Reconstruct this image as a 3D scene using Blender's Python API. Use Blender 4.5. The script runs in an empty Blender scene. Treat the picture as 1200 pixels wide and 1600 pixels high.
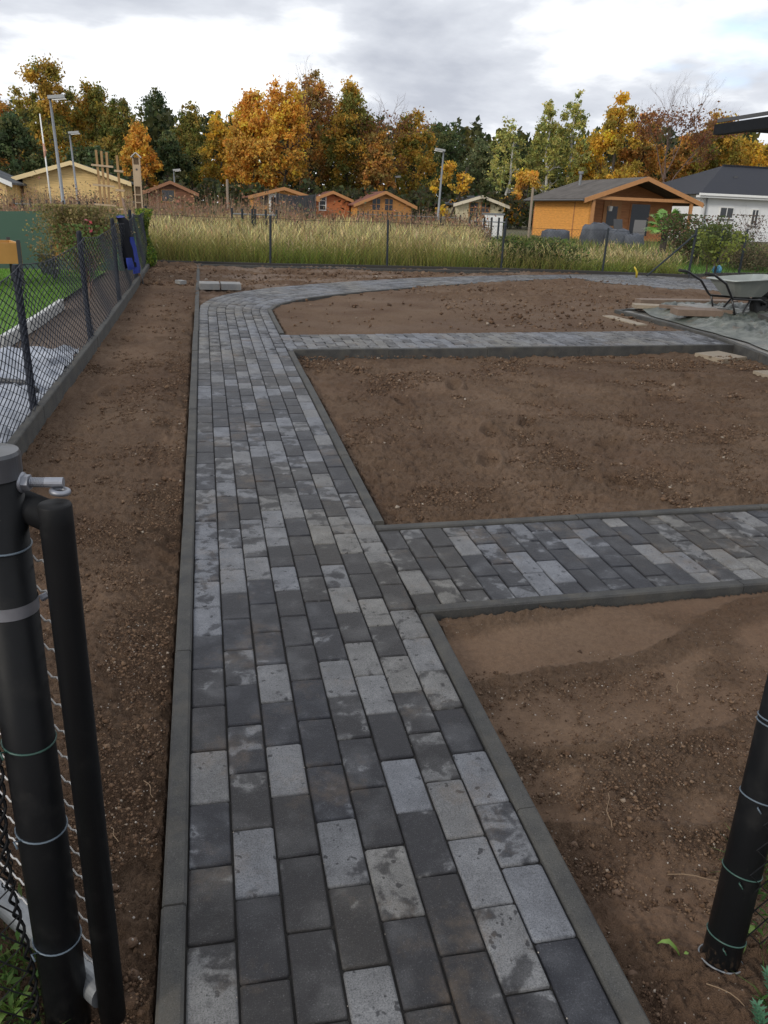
import bpy, math, random
import numpy as np
from mathutils import Vector, Matrix

random.seed(7); RNG = np.random.default_rng(7)
D = bpy.data; SC = bpy.context.scene; COL = SC.collection
R = math.radians

# ------------------------------------------------------------------ camera, sky, sun, exposure
EYE = 1.4211
cd = D.cameras.new('camera'); cam = D.objects.new('camera', cd); COL.objects.link(cam)
PITCH, ROLL, YAW = R(20.613), R(2.264), R(12.683)
Fv = Vector((math.sin(YAW)*math.cos(PITCH), math.cos(YAW)*math.cos(PITCH), -math.sin(PITCH)))
R0 = Vector((math.cos(YAW), -math.sin(YAW), 0)); U0 = R0.cross(Fv)
Rv = R0*math.cos(ROLL) + U0*math.sin(ROLL); Uv = U0*math.cos(ROLL) - R0*math.sin(ROLL)
m = Matrix((Rv, Uv, -Fv)).transposed().to_4x4(); m.translation = (0, 0, EYE)
cam.matrix_world = m
cd.sensor_fit = 'VERTICAL'; cd.sensor_height = 24.0; cd.lens = 1256.6/1600*24.0
cd.clip_start = 0.05; cd.clip_end = 3000
SC.camera = cam
SC.view_settings.view_transform = 'Standard'; SC.view_settings.look = 'None'
SC.view_settings.exposure = 0.18; SC.view_settings.gamma = 1.0

SUN_EL, SUN_AZ = R(24), R(-125)          # low sun behind thin cloud, to the left and a little behind
W = D.worlds.new('World'); SC.world = W; W.use_nodes = True
def sky():
    nt = W.node_tree; N = nt.nodes; L = nt.links; N.clear()
    out = N.new('ShaderNodeOutputWorld'); bg = N.new('ShaderNodeBackground')
    st = N.new('ShaderNodeTexSky'); st.sky_type = 'NISHITA'; st.sun_disc = False
    st.sun_elevation = SUN_EL; st.sun_rotation = SUN_AZ; st.air_density = 1.0; st.dust_density = 1.5
    bg.inputs['Strength'].default_value = 0.1
    tc = N.new('ShaderNodeTexCoord')
    sep = N.new('ShaderNodeSeparateXYZ'); L.new(tc.outputs['Generated'], sep.inputs[0])
    def M(op, a, b=None, clamp=False):
        n = N.new('ShaderNodeMath'); n.operation = op; n.use_clamp = clamp
        for i, v in enumerate((a, b)):
            if v is None: continue
            if isinstance(v, (int, float)): n.inputs[i].default_value = v
            else: L.new(v, n.inputs[i])
        return n.outputs[0]
    zc = M('ADD', M('MAXIMUM', sep.outputs['Z'], 0.0), 0.22)
    cx = M('DIVIDE', sep.outputs['X'], zc); cy = M('DIVIDE', sep.outputs['Y'], zc)
    cmb = N.new('ShaderNodeCombineXYZ'); L.new(cx, cmb.inputs[0]); L.new(cy, cmb.inputs[1])
    def noise(scale, det, rough, off, dist=0.0):
        mp = N.new('ShaderNodeMapping'); L.new(cmb.outputs[0], mp.inputs[0]); mp.inputs['Location'].default_value = off
        n = N.new('ShaderNodeTexNoise'); n.inputs['Scale'].default_value = scale; n.inputs['Detail'].default_value = det
        n.inputs['Roughness'].default_value = rough; n.inputs['Distortion'].default_value = dist
        L.new(mp.outputs[0], n.inputs['Vector']); return n.outputs['Fac']
    def ramp(f, stops):
        r = N.new('ShaderNodeValToRGB'); L.new(f, r.inputs[0]); e = r.color_ramp.elements
        while len(e) < len(stops): e.new(0.5)
        for i, (p, c) in enumerate(stops): e[i].position = p; e[i].color = (*c, 1)
        return r.outputs[0]
    big = noise(0.85, 7, 0.55, (6.2, 0.7, 9), 0.15)
    cl = ramp(big, [(0.38, (11.5, 11.6, 11.8)), (0.48, (9.9, 10.1, 10.4)), (0.53, (6.9, 7.2, 7.8)), (0.62, (5.0, 5.3, 6.0))])
    gap = ramp(noise(1.1, 5, 0.5, (1.7, 2.4, 3)), [(0.62, (0, 0, 0)), (0.72, (1, 1, 1))])
    mix = N.new('ShaderNodeMixRGB'); L.new(gap, mix.inputs[0]); L.new(cl, mix.inputs[1])
    br = N.new('ShaderNodeMixRGB'); br.blend_type = 'ADD'; br.inputs[0].default_value = 1.0
    L.new(st.outputs[0], br.inputs[1]); br.inputs[2].default_value = (3.0, 4.0, 6.2, 1)
    L.new(br.outputs[0], mix.inputs[2]); L.new(mix.outputs[0], bg.inputs['Color']); L.new(bg.outputs[0], out.inputs[0])
sky()
sd = D.lights.new('sun', 'SUN'); sun = D.objects.new('sun', sd); COL.objects.link(sun)
sd.energy = 1.5; sd.angle = R(10); sd.color = (1.0, 0.93, 0.82)
sv = Vector((math.sin(SUN_AZ)*math.cos(SUN_EL), math.cos(SUN_AZ)*math.cos(SUN_EL), math.sin(SUN_EL)))
sun.rotation_euler = sv.to_track_quat('Z', 'Y').to_euler(); sun.location = (0, 0, 30)

# ------------------------------------------------------------------ helpers
SLOPE = 0.025; TILT = math.atan(SLOPE)
def gz(x, y): return SLOPE*min(max(y, -5), 16.0)            # the plot rises gently to its back fence, level beyond
def G(x, y, h=0.0): return Vector((x, y, gz(x, y)+h))
def polar(b, d): return d*math.sin(R(b)), d*math.cos(R(b))

def props(o, label=None, cat=None, group=None, kind=None):
    if label: o['label'] = label
    if cat: o['category'] = cat
    if group: o['group'] = group
    if kind: o['kind'] = kind
    return o
def link(o): COL.objects.link(o); return o
def thing(name, loc, label, cat, group=None):
    o = link(D.objects.new(name, None)); o.location = loc; o.empty_display_size = 0.1
    return props(o, label, cat, group)
def world_origin(p):
    v = Vector((0, 0, 0))
    while p is not None: v = v + p.location; p = p.parent
    return v
class MB:
    def __init__(s): s.v = []; s.f = []
    def add(s, vs, fs):
        b = len(s.v); s.v += [tuple(v) for v in vs]; s.f += [tuple(b+i for i in f) for f in fs]; return s
    def box(s, c, size, rz=0.0, rx=0.0, ry=0.0):
        hx, hy, hz = size[0]/2, size[1]/2, size[2]/2
        M = Matrix.Rotation(rz, 3, 'Z') @ Matrix.Rotation(rx, 3, 'X') @ Matrix.Rotation(ry, 3, 'Y'); c = Vector(c)
        vs = [c + M @ Vector((x*hx, y*hy, z*hz)) for z in (-1, 1) for y in (-1, 1) for x in (-1, 1)]
        return s.add(vs, [(0, 2, 3, 1), (4, 5, 7, 6), (0, 1, 5, 4), (2, 6, 7, 3), (0, 4, 6, 2), (1, 3, 7, 5)])
    def bar(s, a, b, w, h, up=(0, 0, 1)):
        a = Vector(a); b = Vector(b); t = (b-a).normalized(); u = Vector(up)
        r = t.cross(u)
        if r.length < 1e-4: r = t.cross(Vector((1, 0, 0)))
        r.normalize(); u = r.cross(t)
        vs = [p + r*x*w/2 + u*z*h/2 for p in (a, b) for z in (-1, 1) for x in (-1, 1)]
        return s.add(vs, [(0, 1, 3, 2), (4, 6, 7, 5), (0, 4, 5, 1), (2, 3, 7, 6), (0, 2, 6, 4), (1, 5, 7, 3)])
    def tube(s, pts, r, n=8, cap=True):
        pts = [Vector(p) for p in pts]; rs = r if isinstance(r, (list, tuple)) else [r]*len(pts)
        b = len(s.v); up = None
        for i, p in enumerate(pts):
            t = (pts[min(i+1, len(pts)-1)] - pts[max(i-1, 0)]).normalized()
            if up is None:
                up = Vector((0, 0, 1)) if abs(t.z) < 0.9 else Vector((1, 0, 0))
            x = t.cross(up).normalized(); up = x.cross(t).normalized()
            for k in range(n):
                a = 2*math.pi*k/n; s.v.append(tuple(p + (x*math.cos(a) + up*math.sin(a))*rs[i]))
        for i in range(len(pts)-1):
            for k in range(n):
                k2 = (k+1) % n; s.f.append((b+i*n+k, b+i*n+k2, b+(i+1)*n+k2, b+(i+1)*n+k))
        if cap:
            s.f.append(tuple(b+k for k in range(n))[::-1]); s.f.append(tuple(b+(len(pts)-1)*n+k for k in range(n)))
        return s
    def ring(s, c, normal, rad, r, n=20, k=6):
        c = Vector(c); t = Vector(normal).normalized(); a = t.orthogonal().normalized(); b = t.cross(a); base = len(s.v)
        for i in range(n):
            A = 2*math.pi*i/n; d = a*math.cos(A)+b*math.sin(A)
            for j in range(k):
                B = 2*math.pi*j/k; s.v.append(tuple(c + d*(rad+r*math.cos(B)) + t*r*math.sin(B)))
        for i in range(n):
            for j in range(k):
                i2, j2 = (i+1) % n, (j+1) % k
                s.f.append((base+i*k+j, base+i*k+j2, base+i2*k+j2, base+i2*k+j))
        return s
    def prism(s, poly, a, b):
        """polygon given as 3D points, extruded by vector from a to b"""
        d = Vector(b)-Vector(a); n = len(poly); vs = [Vector(p) for p in poly] + [Vector(p)+d for p in poly]
        fs = [tuple(range(n))[::-1], tuple(range(n, 2*n))] + [(i, (i+1) % n, n+(i+1) % n, n+i) for i in range(n)]
        return s.add(vs, fs)
    def sphere(s, c, r, n=10, m=7, sc=(1, 1, 1)):
        b = len(s.v)
        for i in range(m+1):
            p = math.pi*i/m
            for k in range(n):
                a = 2*math.pi*k/n
                s.v.append((c[0]+r*sc[0]*math.sin(p)*math.cos(a), c[1]+r*sc[1]*math.sin(p)*math.sin(a), c[2]+r*sc[2]*math.cos(p)))
        for i in range(m):
            for k in range(n):
                k2 = (k+1) % n; s.f.append((b+i*n+k, b+(i+1)*n+k, b+(i+1)*n+k2, b+i*n+k2))
        return s
    def mesh(s, name, mat, o=Vector((0, 0, 0)), smooth=False):
        me = D.meshes.new(name)
        me.from_pydata([(x-o[0], y-o[1], z-o[2]) for x, y, z in s.v], [], s.f)
        if smooth: me.polygons.foreach_set('use_smooth', [True]*len(me.polygons))
        if mat: me.materials.append(mat)
        me.update(); return me
    def build(s, name, mat, parent=None, smooth=False, local=False):
        o = Vector((0, 0, 0)) if (local or parent is None) else world_origin(parent)
        ob = link(D.objects.new(name, s.mesh(name, mat, o, smooth))); ob.parent = parent
        return ob
def np_mesh(name, V, F, mat, col=None, parent=None, smooth=False, k=None):
    """V (n,3); F (m,k) indices; col per-vertex rgb"""
    me = D.meshes.new(name); k = F.shape[1]
    me.vertices.add(len(V)); me.vertices.foreach_set('co', np.asarray(V, np.float32).ravel())
    me.loops.add(F.size); me.loops.foreach_set('vertex_index', F.astype(np.int32).ravel())
    me.polygons.add(len(F)); me.polygons.foreach_set('loop_start', np.arange(0, F.size, k, dtype=np.int32))
    me.polygons.foreach_set('loop_total', np.full(len(F), k, np.int32))
    if smooth: me.polygons.foreach_set('use_smooth', np.ones(len(F), bool))
    me.update(calc_edges=True)
    if col is not None:
        a = me.color_attributes.new('tint', 'FLOAT_COLOR', 'POINT')
        c = np.ones((len(V), 4), np.float32); c[:, :3] = col; a.data.foreach_set('color', c.ravel())
    me.materials.append(mat)
    ob = link(D.objects.new(name, me)); ob.parent = parent
    return ob
def copy_tree(o, parent=None):
    c = link(o.copy()); c.parent = parent
    for ch in list(o.children): copy_tree(ch, c)
    return c

# vectorised gradient noise
def _h(ix, iy, seed):
    h = (ix*374761393 + iy*668265263 + seed*2147483647) & 0xffffffff
    h = ((h ^ (h >> 13))*1274126177) & 0xffffffff
    return (h ^ (h >> 16)) & 0xffffffff
def gn(x, y, seed=0):
    xi = np.floor(x).astype(np.int64); yi = np.floor(y).astype(np.int64); fx = x-xi; fy = y-yi
    u = fx*fx*fx*(fx*(fx*6-15)+10); v = fy*fy*fy*(fy*(fy*6-15)+10)
    def g(ax, ay, dx, dy):
        a = _h(ax, ay, seed).astype(np.float64)*(2*math.pi/4294967296.0); return np.cos(a)*dx+np.sin(a)*dy
    a = g(xi, yi, fx, fy); b = g(xi+1, yi, fx-1, fy); c = g(xi, yi+1, fx, fy-1); d = g(xi+1, yi+1, fx-1, fy-1)
    return (a*(1-u)+b*u)*(1-v)+(c*(1-u)+d*u)*v
def fbm(x, y, oct=4, seed=0, gain=0.5):
    s = 0; a = 1; f = 1
    for i in range(oct): s = s + a*gn(x*f, y*f, seed+i*17); a *= gain; f *= 2.03
    return s
def sstep(a, b, x):
    t = np.clip((x-a)/(b-a), 0, 1); return t*t*(3-2*t)

# ------------------------------------------------------------------ materials
class NB:
    def __init__(s, name):
        s.m = D.materials.new(name); s.m.use_nodes = True; s.nt = s.m.node_tree; s.N = s.nt.nodes; s.L = s.nt.links
        s.p = s.N['Principled BSDF']; s.out = s.N['Material Output']
    def set(s, **k):
        for a, v in k.items():
            i = s.p.inputs[a.replace('_', ' ')]
            if hasattr(v, 'is_linked') or hasattr(v, 'links'): s.L.new(v, i)
            else: i.default_value = v
        return s
    def node(s, t, **k):
        n = s.N.new(t)
        for a, v in k.items(): setattr(n, a, v)
        return n
    def pos(s, scale=(1, 1, 1), obj=False):
        if obj: o = s.node('ShaderNodeTexCoord').outputs['Object']
        else: o = s.node('ShaderNodeNewGeometry').outputs['Position']
        if scale == (1, 1, 1): return o
        mp = s.node('ShaderNodeMapping'); s.L.new(o, mp.inputs[0]); mp.inputs['Scale'].default_value = scale; return mp.outputs[0]
    def noise(s, vec, scale, det=3, rough=0.5, dist=0.0):
        n = s.node('ShaderNodeTexNoise'); s.L.new(vec, n.inputs['Vector']); n.inputs['Scale'].default_value = scale
        n.inputs['Detail'].default_value = det; n.inputs['Roughness'].default_value = rough; n.inputs['Distortion'].default_value = dist
        return n.outputs['Fac']
    def voro(s, vec, scale, out='Distance'):
        n = s.node('ShaderNodeTexVoronoi'); s.L.new(vec, n.inputs['Vector']); n.inputs['Scale'].default_value = scale; return n.outputs[out]
    def ramp(s, f, stops, interp='LINEAR'):
        r = s.node('ShaderNodeValToRGB'); s.L.new(f, r.inputs[0]); e = r.color_ramp.elements; r.color_ramp.interpolation = interp
        while len(e) < len(stops): e.new(0.5)
        for i, (p, c) in enumerate(stops):
            e[i].position = p; e[i].color = (*((c,)*3 if isinstance(c, (int, float)) else c), 1)
        return r.outputs[0]
    def math(s, op, a, b=None, c=None, clamp=False):
        n = s.node('ShaderNodeMath', operation=op, use_clamp=clamp)
        for i, v in enumerate((a, b, c)):
            if v is None: continue
            if isinstance(v, (int, float)): n.inputs[i].default_value = v
            else: s.L.new(v, n.inputs[i])
        return n.outputs[0]
    def mix(s, f, a, b, mode='MIX'):
        n = s.node('ShaderNodeMixRGB', blend_type=mode)
        for i, v in enumerate((f, a, b)):
            if isinstance(v, (int, float)): n.inputs[i].default_value = v if i == 0 else (v, v, v, 1)
            elif isinstance(v, tuple): n.inputs[i].default_value = (*v[:3], 1)
            else: s.L.new(v, n.inputs[i])
        return n.outputs[0]
    def bump(s, h, strength=0.3, dist=0.01):
        b = s.node('ShaderNodeBump'); b.inputs['Strength'].default_value = strength; b.inputs['Distance'].default_value = dist
        s.L.new(h, b.inputs['Height']); s.L.new(b.outputs[0], s.p.inputs['Normal']); return s
def plain(name, col, rough=0.6, metal=0.0, var=0.12, scale=30, bump=0.0):
    b = NB(name); p = b.pos(); n = b.noise(p, scale, 4, 0.6)
    c = b.mix(n, tuple(x*(1-var*1.6) for x in col), tuple(min(1, x*(1+var*1.6)) for x in col))
    b.set(Base_Color=c, Roughness=rough, Metallic=metal)
    if bump: b.bump(n, bump, 0.01)
    return b.m
def glow_leaf(name, gain=1.0):
    b = NB(name); a = b.node('ShaderNodeAttribute', attribute_name='tint')
    b.set(Base_Color=a.outputs['Color'], Roughness=0.6); b.p.inputs['Specular IOR Level'].default_value = 0.25
    tr = b.node('ShaderNodeBsdfTranslucent'); b.L.new(a.outputs['Color'], tr.inputs['Color'])
    mx = b.node('ShaderNodeMixShader'); mx.inputs[0].default_value = 0.45
    b.L.new(b.p.outputs[0], mx.inputs[1]); b.L.new(tr.outputs[0], mx.inputs[2]); b.L.new(mx.outputs[0], b.out.inputs[0])
    return b.m
M_LEAF = glow_leaf('foliage')

def paver_material(name, per_object):
    b = NB(name)
    if per_object:
        oi = b.node('ShaderNodeObjectInfo'); src = oi.outputs['Color']
    else:
        a = b.node('ShaderNodeAttribute', attribute_name='tint'); src = a.outputs['Color']
    sp = b.node('ShaderNodeSeparateColor'); b.L.new(src, sp.inputs[0])
    dry, rnd, warm = sp.outputs[0], sp.outputs[1], sp.outputs[2]
    pos = b.pos()
    off = b.node('ShaderNodeCombineXYZ'); b.L.new(b.math('MULTIPLY', rnd, 37.0), off.inputs[0]); b.L.new(b.math('MULTIPLY', rnd, 91.0), off.inputs[2])
    va = b.node('ShaderNodeVectorMath', operation='ADD'); b.L.new(pos, va.inputs[0]); b.L.new(off.outputs[0], va.inputs[1]); pv = va.outputs[0]
    blot = b.noise(pv, 13, 3, 0.5, 0.6); drops = b.noise(pv, 42, 2, 0.5)
    grain = b.noise(pos, 300, 5, 0.75); med = b.noise(pv, 60, 4, 0.6); soft = b.noise(pv, 9, 3, 0.5)
    f = b.math('ADD', b.math('MULTIPLY', blot, 1.0), b.math('MULTIPLY', b.math('SUBTRACT', drops, 0.5), 0.28))
    thr = b.math('SUBTRACT', 0.80, b.math('MULTIPLY', dry, 0.62))           # a dry stone is pale nearly all over; far stones also carry painted sky sheen
    d = b.math('SUBTRACT', f, thr); mask = b.ramp(b.math('ADD', b.math('MULTIPLY', d, 9.0), 0.5, None, True), [(0.2, 0.0), (0.8, 1.0)]); soft_m = b.ramp(b.math('ADD', b.math('MULTIPLY', d, 3.2), 0.5, None, True), [(0.1, 0.0), (0.9, 1.0)]); mask = b.math('ADD', b.math('MULTIPLY', mask, 0.62), b.math('MULTIPLY', soft_m, 0.38))
    sp_ = b.ramp(drops, [(0.66, 0.0), (0.70, 1.0)])                          # single damp spots on the dry ones
    mask2 = b.math('MULTIPLY', mask, b.math('SUBTRACT', 1.0, b.math('MULTIPLY', sp_, 0.9)))
    dark = b.mix(warm, (0.0165, 0.018, 0.025), (0.030, 0.026, 0.022)); pale0 = b.mix(warm, (0.218, 0.227, 0.248), (0.228, 0.219, 0.20)); pale = b.mix(b.ramp(soft, [(0.35, 0.35), (0.65, 0.0)]), pale0, dark)
    halfdry = b.mix(b.ramp(soft, [(0.48, 0.0), (0.75, 0.28)]), dark, pale)
    c = b.mix(mask2, halfdry, pale)
    c = b.mix(b.ramp(grain, [(0.38, 0.85), (0.54, 0.0)]), c, b.mix(0.6, c, (0.012, 0.012, 0.014)))
    c = b.mix(b.ramp(grain, [(0.58, 0.0), (0.70, 0.35)]), c, (0.36, 0.36, 0.38))
    vp = b.voro(pos, 210); c = b.mix(b.ramp(vp, [(0.10, 0.75), (0.22, 0.0)]), c, (0.012, 0.012, 0.013))
    c = b.mix(b.ramp(med, [(0.2, 0.30), (0.7, 0.0)]), c, (0.03, 0.03, 0.034))
    st = b.ramp(b.noise(pos, 3.4, 7, 0.72), [(0.54, 0.0), (0.70, 0.42)])
    c = b.mix(st, c, (0.16, 0.115, 0.075))
    b.set(Base_Color=c, Roughness=b.ramp(mask2, [(0.0, 0.5), (1.0, 0.72)]))
    b.p.inputs['Specular IOR Level'].default_value = 0.3
    b.bump(b.math('ADD', b.math('MULTIPLY', grain, 1.0), b.math('MULTIPLY', med, 0.8)), 0.9, 0.0022)
    return b.m
M_PAVER = paver_material('concrete_paver', True); M_PAVER_J = paver_material('concrete_paver_joined', False)

def concrete(name, a, bcol, scale=9):
    b = NB(name); p = b.pos(); n = b.noise(p, scale, 5, 0.62); g = b.noise(p, 350, 3, 0.7)
    c = b.mix(b.ramp(n, [(0.35, 0), (0.65, 1)]), a, bcol)
    c = b.mix(b.ramp(g, [(0.3, 0.5), (0.52, 0.0)]), c, tuple(x*0.3 for x in a))
    vp = b.voro(p, 170); c = b.mix(b.ramp(vp, [(0.12, 0.7), (0.26, 0.0)]), c, (0.012, 0.012, 0.012)); c = b.mix(b.ramp(g, [(.6, 0), (.72, .4)]), c, (.25, .25, .24))
    st = b.ramp(b.noise(p, 6.1, 5, 0.7), [(0.50, 0.0), (0.68, 0.5)]); c = b.mix(st, c, tuple(x*y for x, y in zip(bcol, (1.25, 1.12, .95))))
    b.set(Base_Color=c, Roughness=0.85); b.bump(g, 0.4, 0.0015); return b.m
M_KERB = concrete('kerb_concrete', (0.034, 0.034, 0.034), (0.066, 0.064, 0.058))
M_KERBL = concrete('pale_concrete', (0.20, 0.20, 0.20), (0.28, 0.275, 0.26))

def soil_material():
    b = NB('soil'); p = b.pos()
    a = b.node('ShaderNodeAttribute', attribute_name='tint')
    n1 = b.noise(p, 1.3, 5, 0.6); n2 = b.noise(p, 55, 5, 0.65); n3 = b.noise(p, 260, 3, 0.7)
    c = b.mix(b.ramp(n1, [(0.35, 0), (0.65, 1)]), (0.145, 0.088, 0.055), (0.205, 0.135, 0.087))
    c = b.mix(b.ramp(n2, [(0.3, 0.45), (0.58, 0.0)]), c, (0.080, 0.049, 0.031))
    c = b.mix(b.ramp(n3, [(0.3, 0.5), (0.6, 0.0)]), c, (0.06, 0.037, 0.024))
    sp = b.node('ShaderNodeSeparateColor'); b.L.new(a.outputs['Color'], sp.inputs[0])
    vd = b.node('ShaderNodeTexVoronoi'); b.L.new(p, vd.inputs['Vector']); vd.inputs['Scale'].default_value = 150
    vs = b.node('ShaderNodeSeparateColor'); b.L.new(vd.outputs['Color'], vs.inputs[0])
    fleck = b.math('MULTIPLY', b.math('LESS_THAN', vd.outputs['Distance'], 0.28), b.math('GREATER_THAN', vs.outputs[0], 0.955))
    c = b.mix(b.math('MULTIPLY', fleck, sp.outputs[0]), c, (0.36, 0.31, 0.26))
    c = b.mix(b.math('MULTIPLY', sp.outputs[1], 0.38), c, b.mix(n2, (0.088, 0.056, 0.037), (0.135, 0.088, 0.058)))    # trowelled, crusted patches
    c = b.mix(b.math('MULTIPLY', sp.outputs[2], 0.55), c, (0.30, 0.235, 0.19))      # dried sandy skin
    b.set(Base_Color=c, Roughness=0.95); b.p.inputs['Specular IOR Level'].default_value = 0.2
    hh = b.math('ADD', b.math('MULTIPLY', n2, 1.0), b.math('MULTIPLY', n3, 0.6))
    bp = b.node('ShaderNodeBump'); bp.inputs['Distance'].default_value = 0.022
    b.L.new(b.math('SUBTRACT', 1.0, b.math('MULTIPLY', sp.outputs[1], 0.62)), bp.inputs['Strength'])
    b.L.new(hh, bp.inputs['Height']); b.L.new(bp.outputs[0], b.p.inputs['Normal'])
    return b.m
M_SOIL = soil_material()
M_CLOD = plain('soil_clod', (0.115, 0.070, 0.044), 0.95, 0, 0.35, 60, 0.6)
def crumb_mat():
    b = NB('soil_crumb'); a = b.node('ShaderNodeAttribute', attribute_name='tint'); n = b.noise(b.pos(), 200, 3, .6)
    c = b.ramp(a.outputs['Fac'], [(0, (.055, .033, .021)), (.35, (.105, .063, .039)), (.8, (.175, .112, .070)), (.96, (.21, .145, .098)), (1, (.34, .29, .235))])
    b.set(Base_Color=b.mix(b.ramp(n, [(.35, .4), (.6, 0)]), c, (.05, .03, .02)), Roughness=.95); b.p.inputs['Specular IOR Level'].default_value = .15; return b.m
M_CRUMB = crumb_mat()
M_SANDJ = plain('joint_sand', (0.016, 0.014, 0.012), 0.95, 0, 0.3, 90, 0.3)
M_PEB = plain('pale_grit', (0.34, 0.30, 0.26), 0.8, 0, 0.35, 300)

def coated(name, col, rough=0.38):
    b = NB(name); p = b.pos(); n = b.noise(p, 14, 4, 0.6); sc = b.noise(b.pos((30, 30, 260)), 1, 3, 0.7)
    c = b.mix(b.ramp(n, [(0.55, 0), (0.8, 0.25)]), col, (0.05, 0.048, 0.045)); b.p.inputs['Specular IOR Level'].default_value = 0.14
    c = b.mix(b.ramp(sc, [(0.72, 0), (0.80, 0.35)]), c, (0.14, 0.14, 0.14))
    sz = b.node('ShaderNodeSeparateXYZ'); b.L.new(p, sz.inputs[0]); low = b.math('SUBTRACT', 1.0, b.math('MULTIPLY', sz.outputs['Z'], 4.5), None, True)
    sp_ = b.noise(p, 85, 4, 0.7); mud = b.ramp(b.math('ADD', b.math('MULTIPLY', low, 0.26), b.math('MULTIPLY', sp_, 0.62)), [(0.56, 0), (0.63, .6)]); c = b.mix(mud, c, (.075, .052, .036))
    fs = b.noise(p, 240, 2, 0.5); c = b.mix(b.ramp(fs, [(0.76, 0), (0.80, .3)]), c, (.16, .15, .13))
    b.set(Base_Color=c, Roughness=b.ramp(n, [(0.3, rough-0.06), (0.7, rough+0.16)])); b.bump(b.noise(p, 120, 3, 0.6), 0.05, 0.002)
    return b.m
M_COAT = coated('black_coated_steel', (0.0075, 0.008, 0.009), 0.42)
M_COATG = coated('anthracite_coated_wire', (0.016, 0.019, 0.027), 0.5)
M_GALV = plain('galvanised_steel', (0.25, 0.26, 0.29), 0.5, 0.7, 0.2, 35, 0.05)
M_GALVD = plain('weathered_zinc', (0.21, 0.22, 0.23), 0.5, 0.5, 0.25, 20, 0.05)
M_WIREG = plain('green_tie_wire', (0.03, 0.075, 0.06), 0.4)
M_WIREB = plain('blue_grey_tie_wire', (0.10, 0.13, 0.16), 0.4)

# ------------------------------------------------------------------ ground sheets
def flat_sheet(name, xs, ys, zf, mat, kind='structure'):
    X, Y = np.meshgrid(xs, ys); Z = zf(X, Y)
    V = np.stack([X.ravel(), Y.ravel(), Z.ravel()], 1); nx = len(xs)
    i = np.arange(len(ys)-1)[:, None]*nx + np.arange(nx-1)[None, :]
    F = np.stack([i, i+1, i+nx+1, i+nx], -1).reshape(-1, 4)
    o = np_mesh(name, V, F, mat, smooth=True); return props(o, kind=kind)
def weedground():
    b = NB('field_ground'); p = b.pos(); n = b.noise(p, 1.1, 5, 0.6)
    c = b.mix(n, (0.05, 0.055, 0.022), (0.12, 0.095, 0.045)); b.set(Base_Color=c, Roughness=0.95); b.bump(b.noise(p, 12, 4, 0.6), 0.8, 0.05); return b.m
def slope_np(X, Y): return SLOPE*np.clip(Y, -5, 16)
xs = np.concatenate([np.linspace(-900, -30, 12), np.linspace(-28, 45, 60), np.linspace(50, 900, 14)])
ys = np.concatenate([np.linspace(15.42, 60, 60), np.linspace(70, 1500, 16)])
flat_sheet('field_ground', xs, ys, lambda X, Y: slope_np(X, Y)-0.03+0.03*fbm(X*0.6, Y*0.6, 3, 5), weedground())
far_side = flat_sheet('neighbour_ground', np.concatenate([np.linspace(-400, -12, 8), np.linspace(-10, -1.12, 20)]), np.concatenate([np.linspace(-40, 0, 6), np.linspace(0.5, 15.42, 30)]),
           lambda X, Y: slope_np(X, Y)-0.13+0.015*fbm(X*1.6, Y*1.6, 3, 8), plain('neighbour_soil', (0.10, 0.07, 0.05), 0.95, 0, 0.4, 8, 0.8))
flat_sheet('front_ground', np.linspace(-12, 40, 20), np.linspace(-30, 0.35, 12), lambda X, Y: slope_np(X, Y)-0.06, M_CLOD)
flat_sheet('side_ground', np.linspace(11.5, 400, 20), np.linspace(0.2, 15.42, 12), lambda X, Y: slope_np(X, Y)-0.06, M_CLOD)

# ---- outlines of the paving in plan
OUT = [(-0.09, 9.7), (-0.075, 10.25), (0.03, 10.75), (0.22, 11.2), (0.52, 11.65), (0.93, 12.1), (1.55, 12.62), (2.4, 13.2), (3.4, 13.78), (4.6, 14.32), (5.8, 14.75), (6.85, 15.02)]
INN = [(0.703, 9.7), (0.715, 9.95), (0.77, 10.2), (0.88, 10.45), (1.04, 10.72), (1.26, 11.0), (1.72, 11.42), (2.35, 11.93), (3.15, 12.5), (4.25, 13.15), (5.4, 13.78), (6.56, 14.32)]
def seg_y(P, x): return np.interp(x, [p[0] for p in P], [p[1] for p in P])
def y_p2lo(x): return 2.492 + 0.03*(x-0.722)
def y_p2hi(x): return 3.298 + 0.027*(x-0.724)
def y_p3lo(x): return 7.36 + 0.072*(x-0.79)
def y_p3hi(x): return 8.24 + 0.096*(x-0.79)
TERR = [(5.36, 10.15), (5.52, 9.1), (5.60, 7.75), (5.40, 6.95), (5.25, 6.3)]
def x_terr(y): return np.interp(-np.asarray(y), [-p[1] for p in TERR], [p[0] for p in TERR])
TURN_IN = [(6.60, 14.30), (6.9, 13.72), (7.38, 13.22), (7.9, 12.93), (8.5, 12.75), (10.5, 12.3)]
TURN_OUT = [(6.85, 15.02), (7.7, 15.16), (8.7, 15.2), (9.4, 14.8), (10.4, 14.4), (12.0, 14.2)]
def fx_left(y): return np.interp(y, [0, 4.4, 8.0, 13.4, 15.2], [-1.06, -1.03, -0.97, -0.925, -0.92])
def y_back(x): return np.interp(x, [-1.5, -0.1, 0.9, 2.0, 4.0, 6.0, 9.0, 14.0], [15.05, 15.05, 15.0, 14.95, 14.98, 15.25, 15.35, 15.35])

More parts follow.
